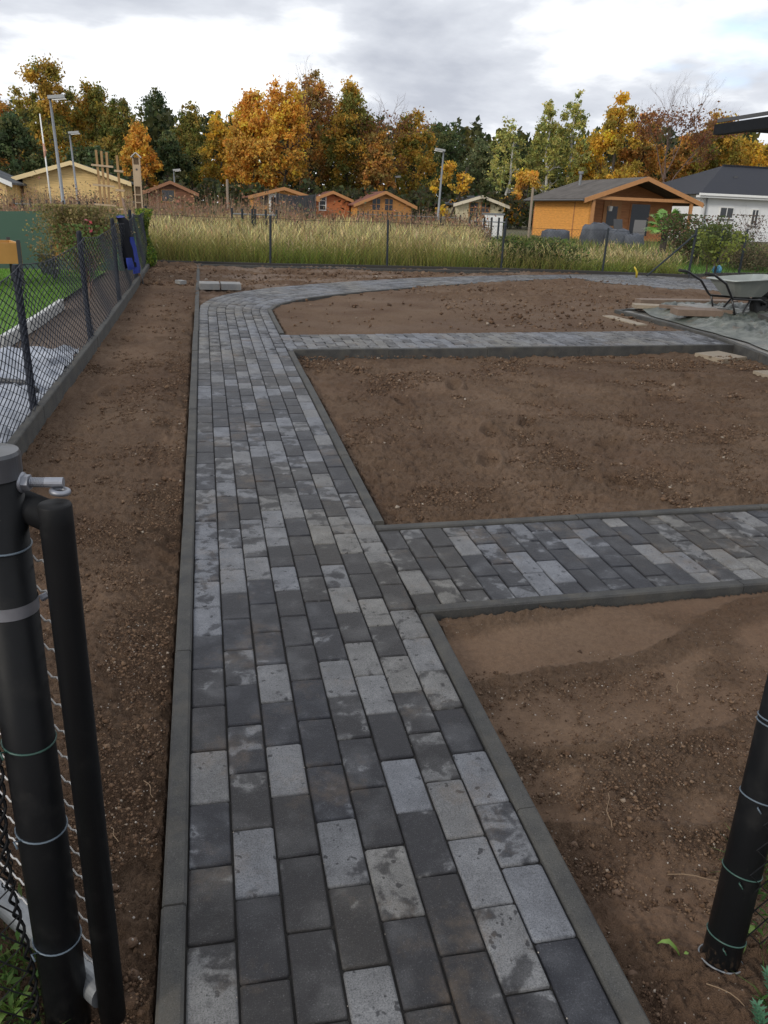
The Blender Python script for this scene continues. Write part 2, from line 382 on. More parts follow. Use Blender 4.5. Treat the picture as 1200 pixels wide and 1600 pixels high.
def soil_sheet():
    th = np.radians(np.arange(-40, 66, 0.15)); r = [0.42]
    while r[-1] < 19.5: r.append(r[-1] + min(0.034, (r[-1]**2+2.0)/(1.42*804)*1.45))
    r = np.array(r); TH, RR = np.meshgrid(th, r); X = RR*np.sin(TH); Y = RR*np.cos(TH)
    base = slope_np(X, Y)
    # regions
    path = (X > -0.15) & (X < 0.765) & (Y < 9.9)
    yo = seg_y(OUT, X); yi = seg_y(INN, X)
    path |= (Y > 9.65) & (X > -0.15) & (X <= 6.9) & (Y < yo) & ((Y > yi) | (X < 0.703))
    p2 = (X > 0.70) & (Y > y_p2lo(X)-0.015) & (Y < y_p2hi(X)+0.015)
    p3 = (X > 0.70) & (Y > y_p3lo(X)-0.01) & (Y < y_p3hi(X)) & (X < 5.8)
    terr = (X > x_terr(Y)+0.03) & (Y > 6.2) & (Y < 10.2)
    turn = (X > 6.58) & (Y > np.interp(X, [p[0] for p in TURN_IN], [p[1] for p in TURN_IN])) & (Y < 15.3)
    left = X < -0.1
    near = (X > 0.70) & (Y <= y_p2lo(X)); mid = (X > 0.70) & (Y >= y_p2hi(X)) & (Y <= y_p3lo(X))
    far = (X > 0.70) & (Y >= y_p3hi(X)) & (Y < yi+0.2) & ~path
    back = (Y > 10) & (Y >= yo-0.1) & (X > -0.15) & ~path
    # textures of the earth
    big = fbm(X*1.1, Y*1.1, 3, 3); medn = fbm(X*4.3, Y*4.3, 3, 11); sm = fbm(X*14, Y*14, 3, 21)
    fine = fbm(X*48, Y*48, 2, 31, 0.75) + 0.55*fbm(X*130, Y*130, 2, 33, 0.7); clod = np.abs(fbm(X*24, Y*24, 3, 41)); ridge = 1-np.abs(gn(X*2.2+0.6*medn, Y*5.5, 55))*2.2
    H = 0.014*big + 0.009*medn + 0.006*sm + 0.0042*fine
    ridge2 = np.clip(1-np.abs(gn(X*4.1+0.9*sm, Y*7.5+1.2*medn, 57))*5, 0, 1)*sstep(-.15, .25, gn(X*1.7, Y*1.7, 58))
    smooth = np.zeros_like(X); grit = np.full_like(X, 0.35); sand = np.zeros_like(X)
    # near bed: trowelled bands running slightly up to the right, crumbs pushed into ridges between them
    a = 0.18; u = X*math.cos(a)+Y*math.sin(a); v = -X*math.sin(a)+Y*math.cos(a)
    vv = v + 0.05*gn(u*1.7, v*1.7, 61) + 0.012*gn(u*9, v*9, 62)
    vv = vv + 0.10*gn(u*0.9+4, v*2.0, 65); band = (vv*(3.3+0.9*gn(u*0.35, v*0.7, 66)) + 0.5*gn(u*0.8, v*0.5, 63)) % 1.0
    plate = sstep(0.10, 0.16, band)*(1-sstep(0.80, 0.93, band))
    zone = sstep(-0.04, 0.16, 0.30*gn(u*2.1+3, v*3.2, 64)*2 + 0.14*gn(u*9, v*9, 67) + 0.26*np.clip(Y-1.32, -0.6, 0.6) + 0.16*np.clip(X-0.98, -0.4, 0.3) + 0.02)
    pl = plate*zone*near
    lip = np.exp(-((band-0.10)/0.045)**2)*zone*near
    H = np.where(near, -0.058 + 0.040*sstep(0.5, 0.0, y_p2lo(X)-Y) + 0.022*sstep(1.4, 0.9, Y)*sstep(.8, .95, X) + 0.014*big + 0.008*medn + (1-pl)*(0.0075*sm + 0.0085*fine + 0.010*clod) + lip*0.012*(0.5+np.abs(sm)*2.2) - pl*0.004 + (0.0035*fine + 0.0025*sm + 0.0022*np.clip(gn(u*1.5, v*42, 68), -.2, 1))*pl, H)
    corner = sstep(1.42, 1.05, Y)*near; H = H + corner*(0.016*clod + 0.012*medn + 0.006*sm)
    smooth = np.where(near, pl*0.95, smooth); grit = np.where(near, (1-pl)*0.8+0.12, grit)
    # middle bed: raked crumb with footprints
    fp = np.zeros_like(X)
    for (px, py, an, w, l) in FOOT:
        du = (X-px)*math.cos(an)+(Y-py)*math.sin(an); dv = -(X-px)*math.sin(an)+(Y-py)*math.cos(an)
        q = (du/l)**2+(dv/w)**2; fp += -0.026*np.exp(-q**2) + 0.018*np.exp(-((np.sqrt(q)-1.35)/0.25)**2)
    H = np.where(mid, -0.028 - 0.055*sstep(6.2, 7.3, Y) + 0.030*big + 0.020*medn + 0.010*sm + 0.016*fine + 0.016*clod + 0.020*ridge2 + 1.3*fp, H)
    H = np.where(far, -0.018 + 0.028*big + 0.012*medn + 0.006*sm + sstep(10.2, 11.0, Y - 0.15*(X-2))*sstep(2.2, 3.4, X)*(0.055*clod+0.035*np.abs(medn)) + 0.004*fine, H)
    rough_l = sstep(11.4, 12.8, Y)
    H = np.where(left, -0.012 - 0.045*sstep(-0.42, -0.16, X)*(1-sstep(9, 12, Y))*(0.55+0.7*np.abs(medn)*2) + 0.012*big + 0.010*medn + 0.008*sm + 0.0125*fine + 0.009*clod + 0.010*ridge2 + rough_l*(0.06*clod+0.04*np.abs(medn)) + fp, H)
    smooth = np.where(left, 0.55*sstep(0.18, 0.3, gn(X*2.6, Y*0.9, 71)+0.1*sm)*(Y > 2.2), smooth)
    H = np.where(back, -0.03 + 0.03*big + 0.07*clod + 0.03*np.abs(medn), H)
    smooth = np.where(mid, 0.4*sstep(0.1, 0.3, gn(X*2.1, Y*1.6, 73)+0.2*sm), smooth)
    sand = np.where(back, 0.8*sstep(-0.1, 0.25, gn(X*0.9, Y*2.0, 75)), sand); sand = np.where(far, 0.22*sstep(0.0, 0.3, gn(X*0.8, Y*1.5, 76)), sand)
    hide = path | p2 | p3 | terr | turn
    H = np.where(hide, -0.11, H)
    Z = base + H
    keep = (X > fx_left(Y)-0.06) & (Y < 15.6) & (X < 13.2) & (Y > 0.3)
    nx = len(th); idx = np.arange(X.size).reshape(X.shape)
    kq = keep[:-1, :-1] & keep[1:, :-1] & keep[:-1, 1:] & keep[1:, 1:]
    F = np.stack([idx[:-1, :-1], idx[:-1, 1:], idx[1:, 1:], idx[1:, :-1]], -1)[kq]
    used = np.zeros(X.size, bool); used[F.ravel()] = True; rm = np.cumsum(used)-1
    V = np.stack([X.ravel(), Y.ravel(), Z.ravel()], 1)[used]; F = rm[F]
    col = np.stack([grit.ravel(), smooth.ravel(), sand.ravel()], 1)[used]
    o = np_mesh('soil', V, F, M_SOIL, col, smooth=True); props(o, kind='structure')
    return o
FOOT = [(1.55, 4.2, 1.2, .055, .14), (1.75, 4.75, 1.3, .055, .14), (2.1, 5.0, 1.0, .055, .13), (2.45, 4.5, .6, .055, .14), (2.9, 5.1, .8, .06, .13), (3.3, 4.6, 1.9, .055, .13),
        (1.35, 5.6, 1.5, .055, .13), (1.9, 6.1, 1.2, .055, .13), (2.6, 6.0, 1.0, .055, .13), (3.5, 5.7, .4, .06, .14), (4.1, 6.3, .9, .055, .13), (2.2, 3.8, 2.1, .05, .13),
        (-0.7, 5.9, 1.4, .05, .13), (-0.42, 6.8, 1.5, .05, .13), (-0.75, 7.9, 1.7, .05, .13), (-0.45, 9.1, 1.5, .05, .13), (-0.7, 3.4, 1.3, .05, .13), (-0.35, 8.0, 0.3, .04, .12)]
soil_sheet()
MB().add([G(-1.0, .3, -.13), G(13.2, .3, -.13), G(13.2, 15.5, -.13), G(-1.0, 15.5, -.13)], [(0, 1, 2, 3)]).build('subsoil', M_CLOD)['kind'] = 'structure'

# ------------------------------------------------------------------ pavers
def paver_mesh(name, w, l, t=0.06, c=0.004, jit=0.0, mat=None):
    hw, hl = w/2, l/2; ci = c*0.9
    def rect(a, b, z, k): # corners slightly nipped
        return [(-a+k, -b, z), (a-k, -b, z), (a, -b+k, z), (a, b-k, z), (a-k, b, z), (-a+k, b, z), (-a, b-k, z), (-a, -b+k, z)]
    vs = rect(hw-c-0.0012, hl-c-0.0012, 0.0, 0.004) + rect(hw-0.0018, hl-0.0018, -c*0.45, 0.0035) + rect(hw, hl, -c*1.3, 0.003) + rect(hw, hl, -t, 0.003)
    fs = [tuple(range(8))]
    for r in range(3):
        for i in range(8): fs.append((r*8+i, (r+1)*8+i, (r+1)*8+(i+1) % 8, r*8+(i+1) % 8))
    vs = [(x+random.uniform(-jit, jit), y+random.uniform(-jit, jit), z) for x, y, z in vs]
    mb = MB().add(vs, fs); me = mb.mesh(name, mat or M_PAVER); me.polygons.foreach_set('use_smooth', [False]+[True]*24)
    return me, mb
P_FULL = [paver_mesh('paver', 0.0945, 0.1945, jit=0.0009)[0] for _ in range(4)]
P_CACHE = {}
def paver_of(l):
    k = round(l, 3)
    if k not in P_CACHE: P_CACHE[k] = paver_mesh('paver', 0.0945, l-0.0055)[0]
    return P_CACHE[k]
def dry_pick():
    t = random.random()
    return random.uniform(0.0, 0.16) if t < 0.40 else random.uniform(0.22, 0.5) if t < 0.68 else random.uniform(0.5, 0.75) if t < 0.84 else random.uniform(0.8, 1.0)
def pcol(dry, x, y):
    warm = min(1, max(0, 0.35 + random.uniform(-0.3, 0.3) + 0.5*math.sin(x*4.0+0.7*y)*math.sin(y*1.3+1)))
    return (dry, random.random(), warm, 1.0)
def empty_structure(name):
    o = link(D.objects.new(name, None)); o.empty_display_size = 0.1; o['kind'] = 'structure'; return o
def put_paver(parent, x, y, l=0.2, rz=0.0, dry=None):
    me = random.choice(P_FULL) if abs(l-0.2) < 1e-3 else paver_of(l)
    o = link(D.objects.new('paver', me)); o.parent = parent
    o.location = G(x, y, random.gauss(0, 0.0009)); o.rotation_euler = (TILT+random.gauss(0, 0.003), random.gauss(0, 0.004), rz+random.gauss(0, 0.004))
    o.color = pcol(dry_pick() if dry is None else dry, x, y); return o
class Joined:
    def __init__(s): s.v = []; s.f = []; s.c = []; s.n = 0
    def add(s, corners, dry=None):
        """corner points of the stone's top, anticlockwise"""
        P = [Vector(p) for p in corners]; c = sum(P, Vector())/4; dz = random.gauss(0, 0.001)
        for k, (ins, z) in enumerate(((0.0060, 0.0), (0.0022, -0.005), (0.0022, -0.05))):
            for p in P:
                d = (c-p); d.z = 0; q = p + d.normalized()*ins*1.4; s.v.append((q.x, q.y, q.z+z+dz))
        b = s.n; s.f += [(b, b+1, b+2, b+3)]
        for r in range(2):
            for i in range(4): s.f.append((b+r*4+i, b+(r+1)*4+i, b+(r+1)*4+(i+1) % 4, b+r*4+(i+1) % 4))
        s.c += [pcol(dry_pick()*0.6+0.36 if dry is None else dry, c.x, c.y)[:3]]*12; s.n += 12  # raised tone paints grazing sky reflection onto the distant lanes
    def build(s, name, parent):
        o = np_mesh(name, np.array(s.v), np.array(s.f), M_PAVER_J, np.array(s.c), parent); o['kind'] = 'stuff'; return o
CW = 0.0991; XL = -0.0903
DRY = {0: [.55, .15, .34, .92, .08, .15, .08, .78, .75, .45, .6, .5, .45, .5, .3, .4], 1: [.1, .08, .82, .25, .36, .12, .42, .08, .1, .88, .86, .5, .1, .12, .6, .5],
       2: [.2, .2, .05, .9, .12, .78, .25, .08, .15, .8, .5, .6, .1, .5, .1, .4], 3: [.8, .1, .72, .22, .3, .18, .12, .1, .12, .82, .1, .78, .62, .45, .1, .1],
       4: [.1, .62, .08, .24, .32, .8, .3, .08, .3, .1, .1, .1, .7, .55, .1, .4], 5: [.1, .1, .26, .9, .1, .78, .7, .1, .8, .6, .1, .72, .6, .1, .5, .1],
       6: [.62, .86, .8, .34, .3, .66, .1, .7, .1, .1, .7, .6, .1, .5, .75, .1], 7: [.04, .84, .5, .84, .05, .62, .75, .6, .1, .3, .66, .8, .8, .45, .1, .1]}
PATH = empty_structure('garden_path')
first = 0; rest = Joined(); NMAX = 33
for c in range(8):
    xc = XL + CW*(c+0.5); y0 = 1.2424 - (0.1 if c % 2 else 0.0) - 0.0115*c/7
    for k in range(-5, 43):
        ya = y0+0.2*k; yc = ya+0.1
        if yc < 0.45 or yc > 9.75: continue
        d = DRY[c][k+1] if -1 <= k < 15 else None
        if k < 30 and yc > 0.9: put_paver(PATH, xc, yc, 0.2, 0.0, d)
        else:
            l = 0.0475; e = min(ya+0.2, 9.7)
            if e-ya < 0.04: continue
            if k > 30: d = random.choice([.3, .45, .6, .7, .85])  # far stones paler, the sky's reflection worked into their colour
            rest.add([G(xc-l, ya+0.002), G(xc+l, ya+0.002), G(xc+l, e-0.002), G(xc-l, e-0.002)], d)
rest.build('paver_remainder', PATH)
MB().add([G(-0.1, 0.3, -0.0085), G(0.71, 0.3, -0.0085), G(0.71, 9.75, -0.0085), G(-0.1, 9.75, -0.0085)], [(0, 1, 2, 3)]).build('joint_sand', M_SANDJ, PATH)
# stretch that swings round to the right behind the beds, then turns again
def resample(P, n):
    P = np.array(P); d = np.r_[0, np.cumsum(np.hypot(*np.diff(P, axis=0).T))]; t = np.linspace(0, d[-1], n)
    return np.stack([np.interp(t, d, P[:, 0]), np.interp(t, d, P[:, 1])], 1), d[-1]
def lanes(name, A, B, nl, parent, ln=0.2):
    a, la = resample(A, 400); b, lb = resample(B, 400); n = 400
    J = Joined()
    for c in range(nl):
        f0, f1 = c/nl, (c+1)/nl; mid = a*(1-(f0+f1)/2)+b*(f0+f1)/2
        s = np.r_[0, np.cumsum(np.hypot(*np.diff(mid, axis=0).T))]; t = (0.1 if c % 2 else 0.0)-0.1
        while t < s[-1]-0.02:
            i0 = np.interp(max(t, 0), s, np.arange(n)); i1 = np.interp(min(t+ln, s[-1]), s, np.arange(n)); t += ln
            if i1-i0 < 1: continue
            def pt(i, f): k = int(i); g = i-k; k2 = min(k+1, n-1); q = (a[k]*(1-g)+a[k2]*g)*(1-f)+(b[k]*(1-g)+b[k2]*g)*f; return G(q[0], q[1])
            q = [pt(i0, f0), pt(i0, f1), pt(i1, f1), pt(i1, f0)]
            nrm = (q[1]-q[0]).cross(q[2]-q[1]); J.add(q if nrm.z > 0 else q[::-1])
    o = J.build('pavers_in_curve' if False else 'curved_lane_pavers', parent)
    V = [G(p[0], p[1], -0.009) for p in a[::10]] + [G(p[0], p[1], -0.009) for p in b[::10]]; m_ = len(a[::10])
    MB().add(V, [(i, i+1, m_+i+1, m_+i) for i in range(m_-1)]).build('joint_sand', M_SANDJ, parent)
CURVE = empty_structure('curved_path'); lanes('c', OUT, INN, 8, CURVE)
TURN = empty_structure('far_paving'); lanes('t', TURN_OUT, TURN_IN, 14, TURN)

# cross paths
CROSS = empty_structure('near_cross_path'); SKY_SHEEN = 0.0
def strip_paving(parent, x0, x1, ylo, yhi, sl, cap):
    i = 0; x = x0; J = Joined(); cnt = 0
    while x < x1:
        xc = x+CW/2; a = ylo(xc)+0.053; b = yhi(xc)-0.053; y = a; k = 0
        half = (i % 2 == 0)
        while y < b-0.025:
            l = 0.1 if (k == 0 and half) else 0.2
            l = min(l, b-y)
            if l > 0.185: l = 0.2 if b-y >= 0.2 else round(l, 2)
            d = min(1, dry_pick()+SKY_SHEEN)
            if cnt < cap: put_paver(parent, xc, y+l/2, round(l, 2), sl, d); cnt += 1
            else: J.add([G(xc-.0475, y+.002), G(xc+.0475, y+.002), G(xc+.0475, y+l-.002), G(xc-.0475, y+l-.002)], d)
            y += l; k += 1
        x += CW; i += 1
    if J.n: J.build('paver_remainder', parent)
    MB().add([G(x0-.005, ylo(x0)+.03, -.0085), G(x, ylo(x)+.03, -.0085), G(x, yhi(x)-.03, -.0085), G(x0-.005, yhi(x0)-.03, -.0085)], [(0, 1, 2, 3)]).build('joint_sand', M_SANDJ, parent)
strip_paving(CROSS, 0.7065, 4.3, y_p2lo, y_p2hi, 0.028, 150)
CROSS3 = empty_structure('far_cross_path'); SKY_SHEEN = .3; strip_paving(CROSS3, 0.7065, 5.55, y_p3lo, lambda x: y_p3hi(x)+0.03, 0.08, 230)  # far cross path lightened to paint in sky reflection

# kerb stones
def kerb_stone(parent, a, b, w=0.05, top=0.006, depth=0.25, mat=None, drop=0.0, name='kerb_stone'):
    a = Vector(a); b = Vector(b); d = (b-a); L = d.length; t = d/L; n = Vector((-t.y, t.x, 0)).normalized(); g = 0.0015
    j_ = random.uniform(-.0022, .0022); jz = random.uniform(-.0025, .0025); a = a+t*g+n*j_+Vector((0, 0, jz)); b = b-t*g+n*random.uniform(-.0018, .0018)+Vector((0, 0, jz+random.uniform(-.0015, .0015))); hw = w/2; c = 0.006
    prof = [(-hw, -depth), (hw, -depth), (hw, top-c), (hw-c, top), (-hw+c, top), (-hw, top-c)]
    vs = [p + n*x + Vector((0, 0, z)) for p in (a, b) for x, z in prof]; k = len(prof)
    fs = [tuple(range(k)), tuple(range(k, 2*k))[::-1]] + [(i, k+i, k+(i+1) % k, (i+1) % k) for i in range(k)]
    return MB().add(vs, fs).build(name, mat or M_KERB, parent)
def kerb_run(parent, P, jl=1.0, start=None, **k):
    P = [tuple(p) for p in P]; pts, L = resample(P, max(60, int(20*len(P)))); s = np.linspace(0, L, len(pts))
    t = 0.0; nxt = start if start else jl
    while t < L-0.02:
        e = min(nxt, L); a = [np.interp(t, s, pts[:, i]) for i in (0, 1)]; b = [np.interp(e, s, pts[:, i]) for i in (0, 1)]
        kerb_stone(parent, G(*a), G(*b), **k); t = e; nxt = e+jl
kerb_run(PATH, [(-0.117, 0.34), (-0.117, 15.02)], top=0.010)
kerb_run(PATH, [(0.730, 0.49), (0.730, 2.475)], top=0.008)
kerb_run(PATH, [(0.730, 3.335), (0.730, 7.34)], top=0.008, start=0.965)
kerb_run(PATH, [(0.730, 8.27), (0.730, 9.9)], top=0.008)
off = [(0.730, 9.9)] + [(x+0.022, y-0.020) for x, y in INN[2:]]
kerb_run(CURVE, off, jl=0.33, top=0.006)
kerb_run(CROSS, [(0.705, y_p2lo(0.7)+0.024), (4.35, y_p2lo(4.35)+0.024)], top=0.010, start=1.35)
kerb_run(CROSS, [(0.705, y_p2hi(0.7)-0.022), (4.35, y_p2hi(4.35)-0.022)], top=0.008, start=0.98)
kerb_run(CROSS3, [(0.758, y_p3lo(0.75)+0.024), (5.56, y_p3lo(5.56)+0.024)], top=0.012, start=0.9)
kerb_run(TURN, [(6.56, 14.29)]+[(x, y-0.02) for x, y in TURN_IN[1:]], jl=0.33, top=0.006)
kerb_run(TURN, [(6.86, 15.05)]+[(x, y+0.03) for x, y in TURN_OUT[1:]], jl=0.5, top=0.006)
MB2 = empty_structure('rear_edging')
kerb_run(MB2, [(-0.08, 15.06), (0.9, 15.02), (2.0, 14.98), (4.0, 15.02), (5.9, 15.2)], top=0.03)

# ------------------------------------------------------------------ loose clods, grit, twigs
ICO_V = []; 
def ico():
    t = (1+5**0.5)/2; v = [(-1, t, 0), (1, t, 0), (-1, -t, 0), (1, -t, 0), (0, -1, t), (0, 1, t), (0, -1, -t), (0, 1, -t), (t, 0, -1), (t, 0, 1), (-t, 0, -1), (-t, 0, 1)]
    f = [(0, 11, 5), (0, 5, 1), (0, 1, 7), (0, 7, 10), (0, 10, 11), (1, 5, 9), (5, 11, 4), (11, 10, 2), (10, 7, 6), (7, 1, 8), (3, 9, 4), (3, 4, 2), (3, 2, 6), (3, 6, 8), (3, 8, 9), (4, 9, 5), (2, 4, 11), (6, 2, 10), (8, 6, 7), (9, 8, 1)]
    return np.array(v)/1.9, np.array(f)
IV, IF = np.array([(1, 0, 0), (0, 1, 0), (-1, 0, 0), (0, -1, 0), (0, 0, 1), (0, 0, -1)], float)*1.15, np.array([(0, 1, 4), (1, 2, 4), (2, 3, 4), (3, 0, 4), (1, 0, 5), (2, 1, 5), (3, 2, 5), (0, 3, 5)])
IV2, IF2 = ico()
def scatter_lumps(name, P, S, mat, jit=0.35, squash=0.75, kind='stuff', parent=None, round_=False):
    IV_, IF_ = (IV2, IF2) if round_ else (IV, IF); nv = len(IV_)
    n = len(P); q = RNG.normal(size=(n, 4)); q /= np.linalg.norm(q, axis=1)[:, None]; w, x, y, z = q.T
    Rm = np.stack([1-2*(y*y+z*z), 2*(x*y-z*w), 2*(x*z+y*w), 2*(x*y+z*w), 1-2*(x*x+z*z), 2*(y*z-x*w), 2*(x*z-y*w), 2*(y*z+x*w), 1-2*(x*x+y*y)], 1).reshape(n, 3, 3)
    v = IV_[None]*(1+RNG.uniform(-jit, jit, (n, nv, 1))); v = v*(1+RNG.uniform(-0.3, 0.3, (n, 1, 3))); v = np.einsum('nij,nkj->nki', Rm, v); v[:, :, 2] *= squash
    V = (v*np.asarray(S)[:, None, None] + P[:, None, :]).reshape(-1, 3); F = (IF_[None]+(np.arange(n)*nv)[:, None, None]).reshape(-1, 3)
    tn = np.repeat(RNG.uniform(0, 1, (n, 1))*np.ones((1, 3)), nv, 0)
    o = np_mesh(name, V, F, mat, tn, parent=parent, smooth=False); props(o, kind=kind); return o
def pts_in(n, x0, x1, y0, y1, test=None, h=0.0, dens=None):
    X = RNG.uniform(x0, x1, n); Y = RNG.uniform(y0, y1, n)
    k = np.ones(n, bool) if test is None else test(X, Y)
    X, Y = X[k], Y[k]; return np.stack([X, Y, slope_np(X, Y)+h], 1)
def crumb(X, Y, t, f=3.0, sd=5): return gn(X*f, Y*f, sd)+0.6*gn(X*f*4, Y*f*4, sd+1) > t
L_ = [(pts_in(32000, -1.0, -0.16, 0.9, 3.6, lambda X, Y: crumb(X, Y, -.15), -0.010), .0031), (pts_in(17000, -1.0, -0.16, 3.6, 7.5, lambda X, Y: crumb(X, Y, -.05), -0.010), .0045), (pts_in(2600, -0.92, -0.16, 7.5, 12, lambda X, Y: crumb(X, Y, .1), -0.008), .009), (pts_in(900, -0.90, -0.16, 12, 14.9, None, 0.01), .022),
      (pts_in(62000, 0.77, 2.4, 0.72, 2.5, lambda X, Y: (Y < y_p2lo(X)-0.03) & ((crumb(X, Y, -.12, 5, 5) & (RNG.random(X.shape) < .5+.6*(Y < 1.6))) | (RNG.random(X.shape) < .12)), -0.052+0), .0030),
      (pts_in(28000, 0.78, 4.2, 3.4, 5.2, lambda X, Y: crumb(X, Y, -.05, 2.2, 6), -0.022), .0045), (pts_in(16000, 0.78, 5.2, 5.2, 7.3, lambda X, Y: (Y < y_p3lo(X)-0.05) & crumb(X, Y, .05, 1.8, 6), -0.03), .0075),
      (pts_in(2600, 0.85, 7.5, 8.6, 14.2, lambda X, Y: (Y < seg_y(INN, X)-0.08) & (Y > y_p3hi(X)+0.1) & ((X > 3.0) | (RNG.random(X.shape) < 0.2)) & (X < x_terr(Y)+3*(Y > 10.3)), 0.0), .017),
      (pts_in(1100, 0.0, 5.6, 11.5, 14.9, lambda X, Y: (Y > seg_y(OUT, X)+0.08), 0.0), .020)]
Pc = np.concatenate([a for a, b in L_]); Sc = np.concatenate([b*(.45+np.abs(RNG.normal(0, .55, len(a)))**1.4) for a, b in L_]); Sc = np.minimum(Sc, 0.035)
scatter_lumps('soil_crumbs', Pc, Sc, M_CRUMB, 0.45)
big = [(0.83, 1.42), (0.82, 1.35), (0.87, 1.27), (0.84, 1.12), (0.80, 1.06), (0.84, 1.00), (0.93, 1.19), (-0.19, 1.22), (-0.20, 1.30), (-0.19, 1.17), (-0.25, 1.45), (0.90, 1.05), (-0.17, 1.6), (-.2, 1.9), (.82, 1.6)]
scatter_lumps('large_clods', np.array([tuple(G(x, y, -0.06 if x > 0 else -0.035)) for x, y in big]), np.array([random.uniform(.010, .018) for _ in big]), M_CLOD, 0.35, round_=True)
Pg = np.concatenate([np.stack([RNG.normal(0.98, 0.16, 520), 2.42-np.abs(RNG.normal(0, 0.06, 520)), np.zeros(520)], 1), pts_in(380, 0.8, 1.9, 0.8, 2.45), pts_in(500, -0.6, -0.16, 0.95, 2.6)])
Pg = Pg[(Pg[:, 0] > 0.775) & (Pg[:, 1] < y_p2lo(Pg[:, 0])-0.01) | (Pg[:, 0] < 0)]
Pg[:, 2] = slope_np(Pg[:, 0], Pg[:, 1]) + np.where(Pg[:, 0] > 0, -0.050, -0.012)
scatter_lumps('pale_grit', Pg, RNG.uniform(0.0009, 0.0028, len(Pg)), M_PEB, 0.3)
Pj = pts_in(420, -0.08, 0.69, 0.95, 3.4, lambda X, Y: np.abs(((X-XL)/CW+0.5) % 1-0.5) < 0.06, -0.002)
scatter_lumps('joint_grit', Pj, RNG.uniform(0.0009, 0.002, len(Pj)), M_PEB, 0.3)
M_TWIG = plain('dry_root', (0.22, 0.15, 0.09), 0.9)
def twig(x, y, l, a, h):
    pts = [G(x+math.cos(a)*l*t+0.06*l*math.sin(7*t+a), y+math.sin(a)*l*t+0.05*l*math.cos(5*t), h+0.008*math.sin(3*t)) for t in np.linspace(0, 1, 7)]
    o = MB().tube(pts, [0.0011]*4+[0.0008]*3, 5).build('twig', M_TWIG); return o
for i, (x, y, l, a, h, lab) in enumerate([(0.93, 1.43, .13, 1.2, -.035, 'thin dry root on the brown soil beside the path edge stone'), (1.00, 1.27, .15, -.25, -.035, 'long pale root lying crossways near the right gate post'),
        (0.93, 1.0, .10, -.9, -.03, 'pale rootlet on the clods at the foot of the right gate post'), (1.42, 1.95, .07, 1.0, -.04, 'short straw on the smoothed soil right of the path'),
        (1.13, 1.72, .05, .8, -.04, 'tiny straw on the smoothed soil nearest the path'), (-0.20, 1.75, .07, -1.2, -.005, 'curved dry root beside the left edge stone'), (-0.25, 1.55, .05, 1.9, -.005, 'tiny dry root on the left soil strip near the gate')]):
    props(twig(x, y, l, a, h), lab, 'twig')

# ------------------------------------------------------------------ fences
def chain_mesh(a, b, z0, z1, pitch=0.06,  r=0.0014, sides=3, sag=0.0, sagn=1, base=None, wav=0.0, dense=1, pv=None):
    """diamond mesh of zig-zag wires between ground points a and b (x, y)"""
    mb = MB(); ax, ay = a; bx, by = b; L = math.hypot(bx-ax, by-ay); pv = pv or pitch; nx = max(2, int(L/(pitch/2))); nx += nx % 2; nz = int((z1-z0)/(pv/2)); dzs = (z1-z0)/nz
    nrm = (-(by-ay)/L, (bx-ax)/L)
    def P(i, k):
        t = i/nx; x = ax+(bx-ax)*t; y = ay+(by-ay)*t; s = sag*4*((t*sagn) % 1)*(1-(t*sagn) % 1)*(k/nz)
        w = wav*math.sin(t*11+k*0.25) if wav else 0
        return Vector((x+nrm[0]*w, y+nrm[1]*w, gz(x, y)+z0+dzs*k-s))
    vs = []; fs = []; n = sides
    for i in range(0, nx, 1):
        if i % 2: continue
        b0 = len(mb.v)
        for k in range(nz+1):
            for (j, c) in ((0, 0),):
                p = P(min(i+(k % 2), nx), k)
                for q in range(n):
                    an = 2*math.pi*q/n; mb.v.append((p.x+r*math.cos(an), p.y+r*math.sin(an), p.z))
        for k in range(nz):
            for q in range(n): q2 = (q+1) % n; mb.f.append((b0+k*n+q, b0+k*n+q2, b0+(k+1)*n+q2, b0+(k+1)*n+q))
        b0 = len(mb.v)
        for k in range(nz+1):
            p = P(min(i+2-(k % 2), nx), k)
            for q in range(n):
                an = 2*math.pi*q/n; mb.v.append((p.x+r*math.cos(an), p.y+r*math.sin(an), p.z+0.0005))
        for k in range(nz):
            for q in range(n): q2 = (q+1) % n; mb.f.append((b0+k*n+q, b0+k*n+q2, b0+(k+1)*n+q2, b0+(k+1)*n+q))
    return mb, P, nx, nz
def fence_post(parent, x, y, z0, z1, r, mat, lean=(0, 0), name='fence_post'):
    mb = MB().tube([G(x, y, z0), G(x+lean[0], y+lean[1], z1-0.02), G(x+lean[0], y+lean[1], z1)], [r, r, r*0.8], 12)
    return mb.build(name, mat, parent, smooth=False)

# left boundary fence on a concrete gravel board
LF = thing('boundary_fence', G(-1.04, 4.4), 'long dark wire fence with concrete base along the left soil strip', 'fence')
lp = [(-1.06, 0.9), (-1.045, 2.7), (-1.02, 5.12), (-0.975, 7.5), (-0.95, 9.9), (-0.93, 12.3), (-0.92, 15.1)]
for i in range(len(lp)-1):
    a, b = lp[i], lp[i+1]
    if i >= 0:
        kerb_stone(LF, G(*a), G(*b), w=0.05, top=0.10 if i < 5 else 0.08, depth=0.3, mat=M_KERB, name='gravel_board')
    mb, P, nx, nz = chain_mesh((a[0]-0.012, a[1]), (b[0]-0.012, b[1]), 0.10, 0.92, 0.13, 0.0030, 4, 0.05, 1, None, 0.012, 1, 0.05)
    o = mb.build('chain_link_mesh', M_COATG, LF); o['kind'] = 'stuff'
    MB().tube([P(nx*t/10, nz) for t in range(11)], 0.0028, 5).build('tension_wire', M_COATG, LF)
for i, (x, y) in enumerate(lp):
    fence_post(LF, x-0.03, y, -0.1, (.93, .93, .92, .97, .97, .98, .95)[i], 0.022, M_COATG, ((0, 0, -.01, -.02, -.01, -.03, 0)[i], 0))

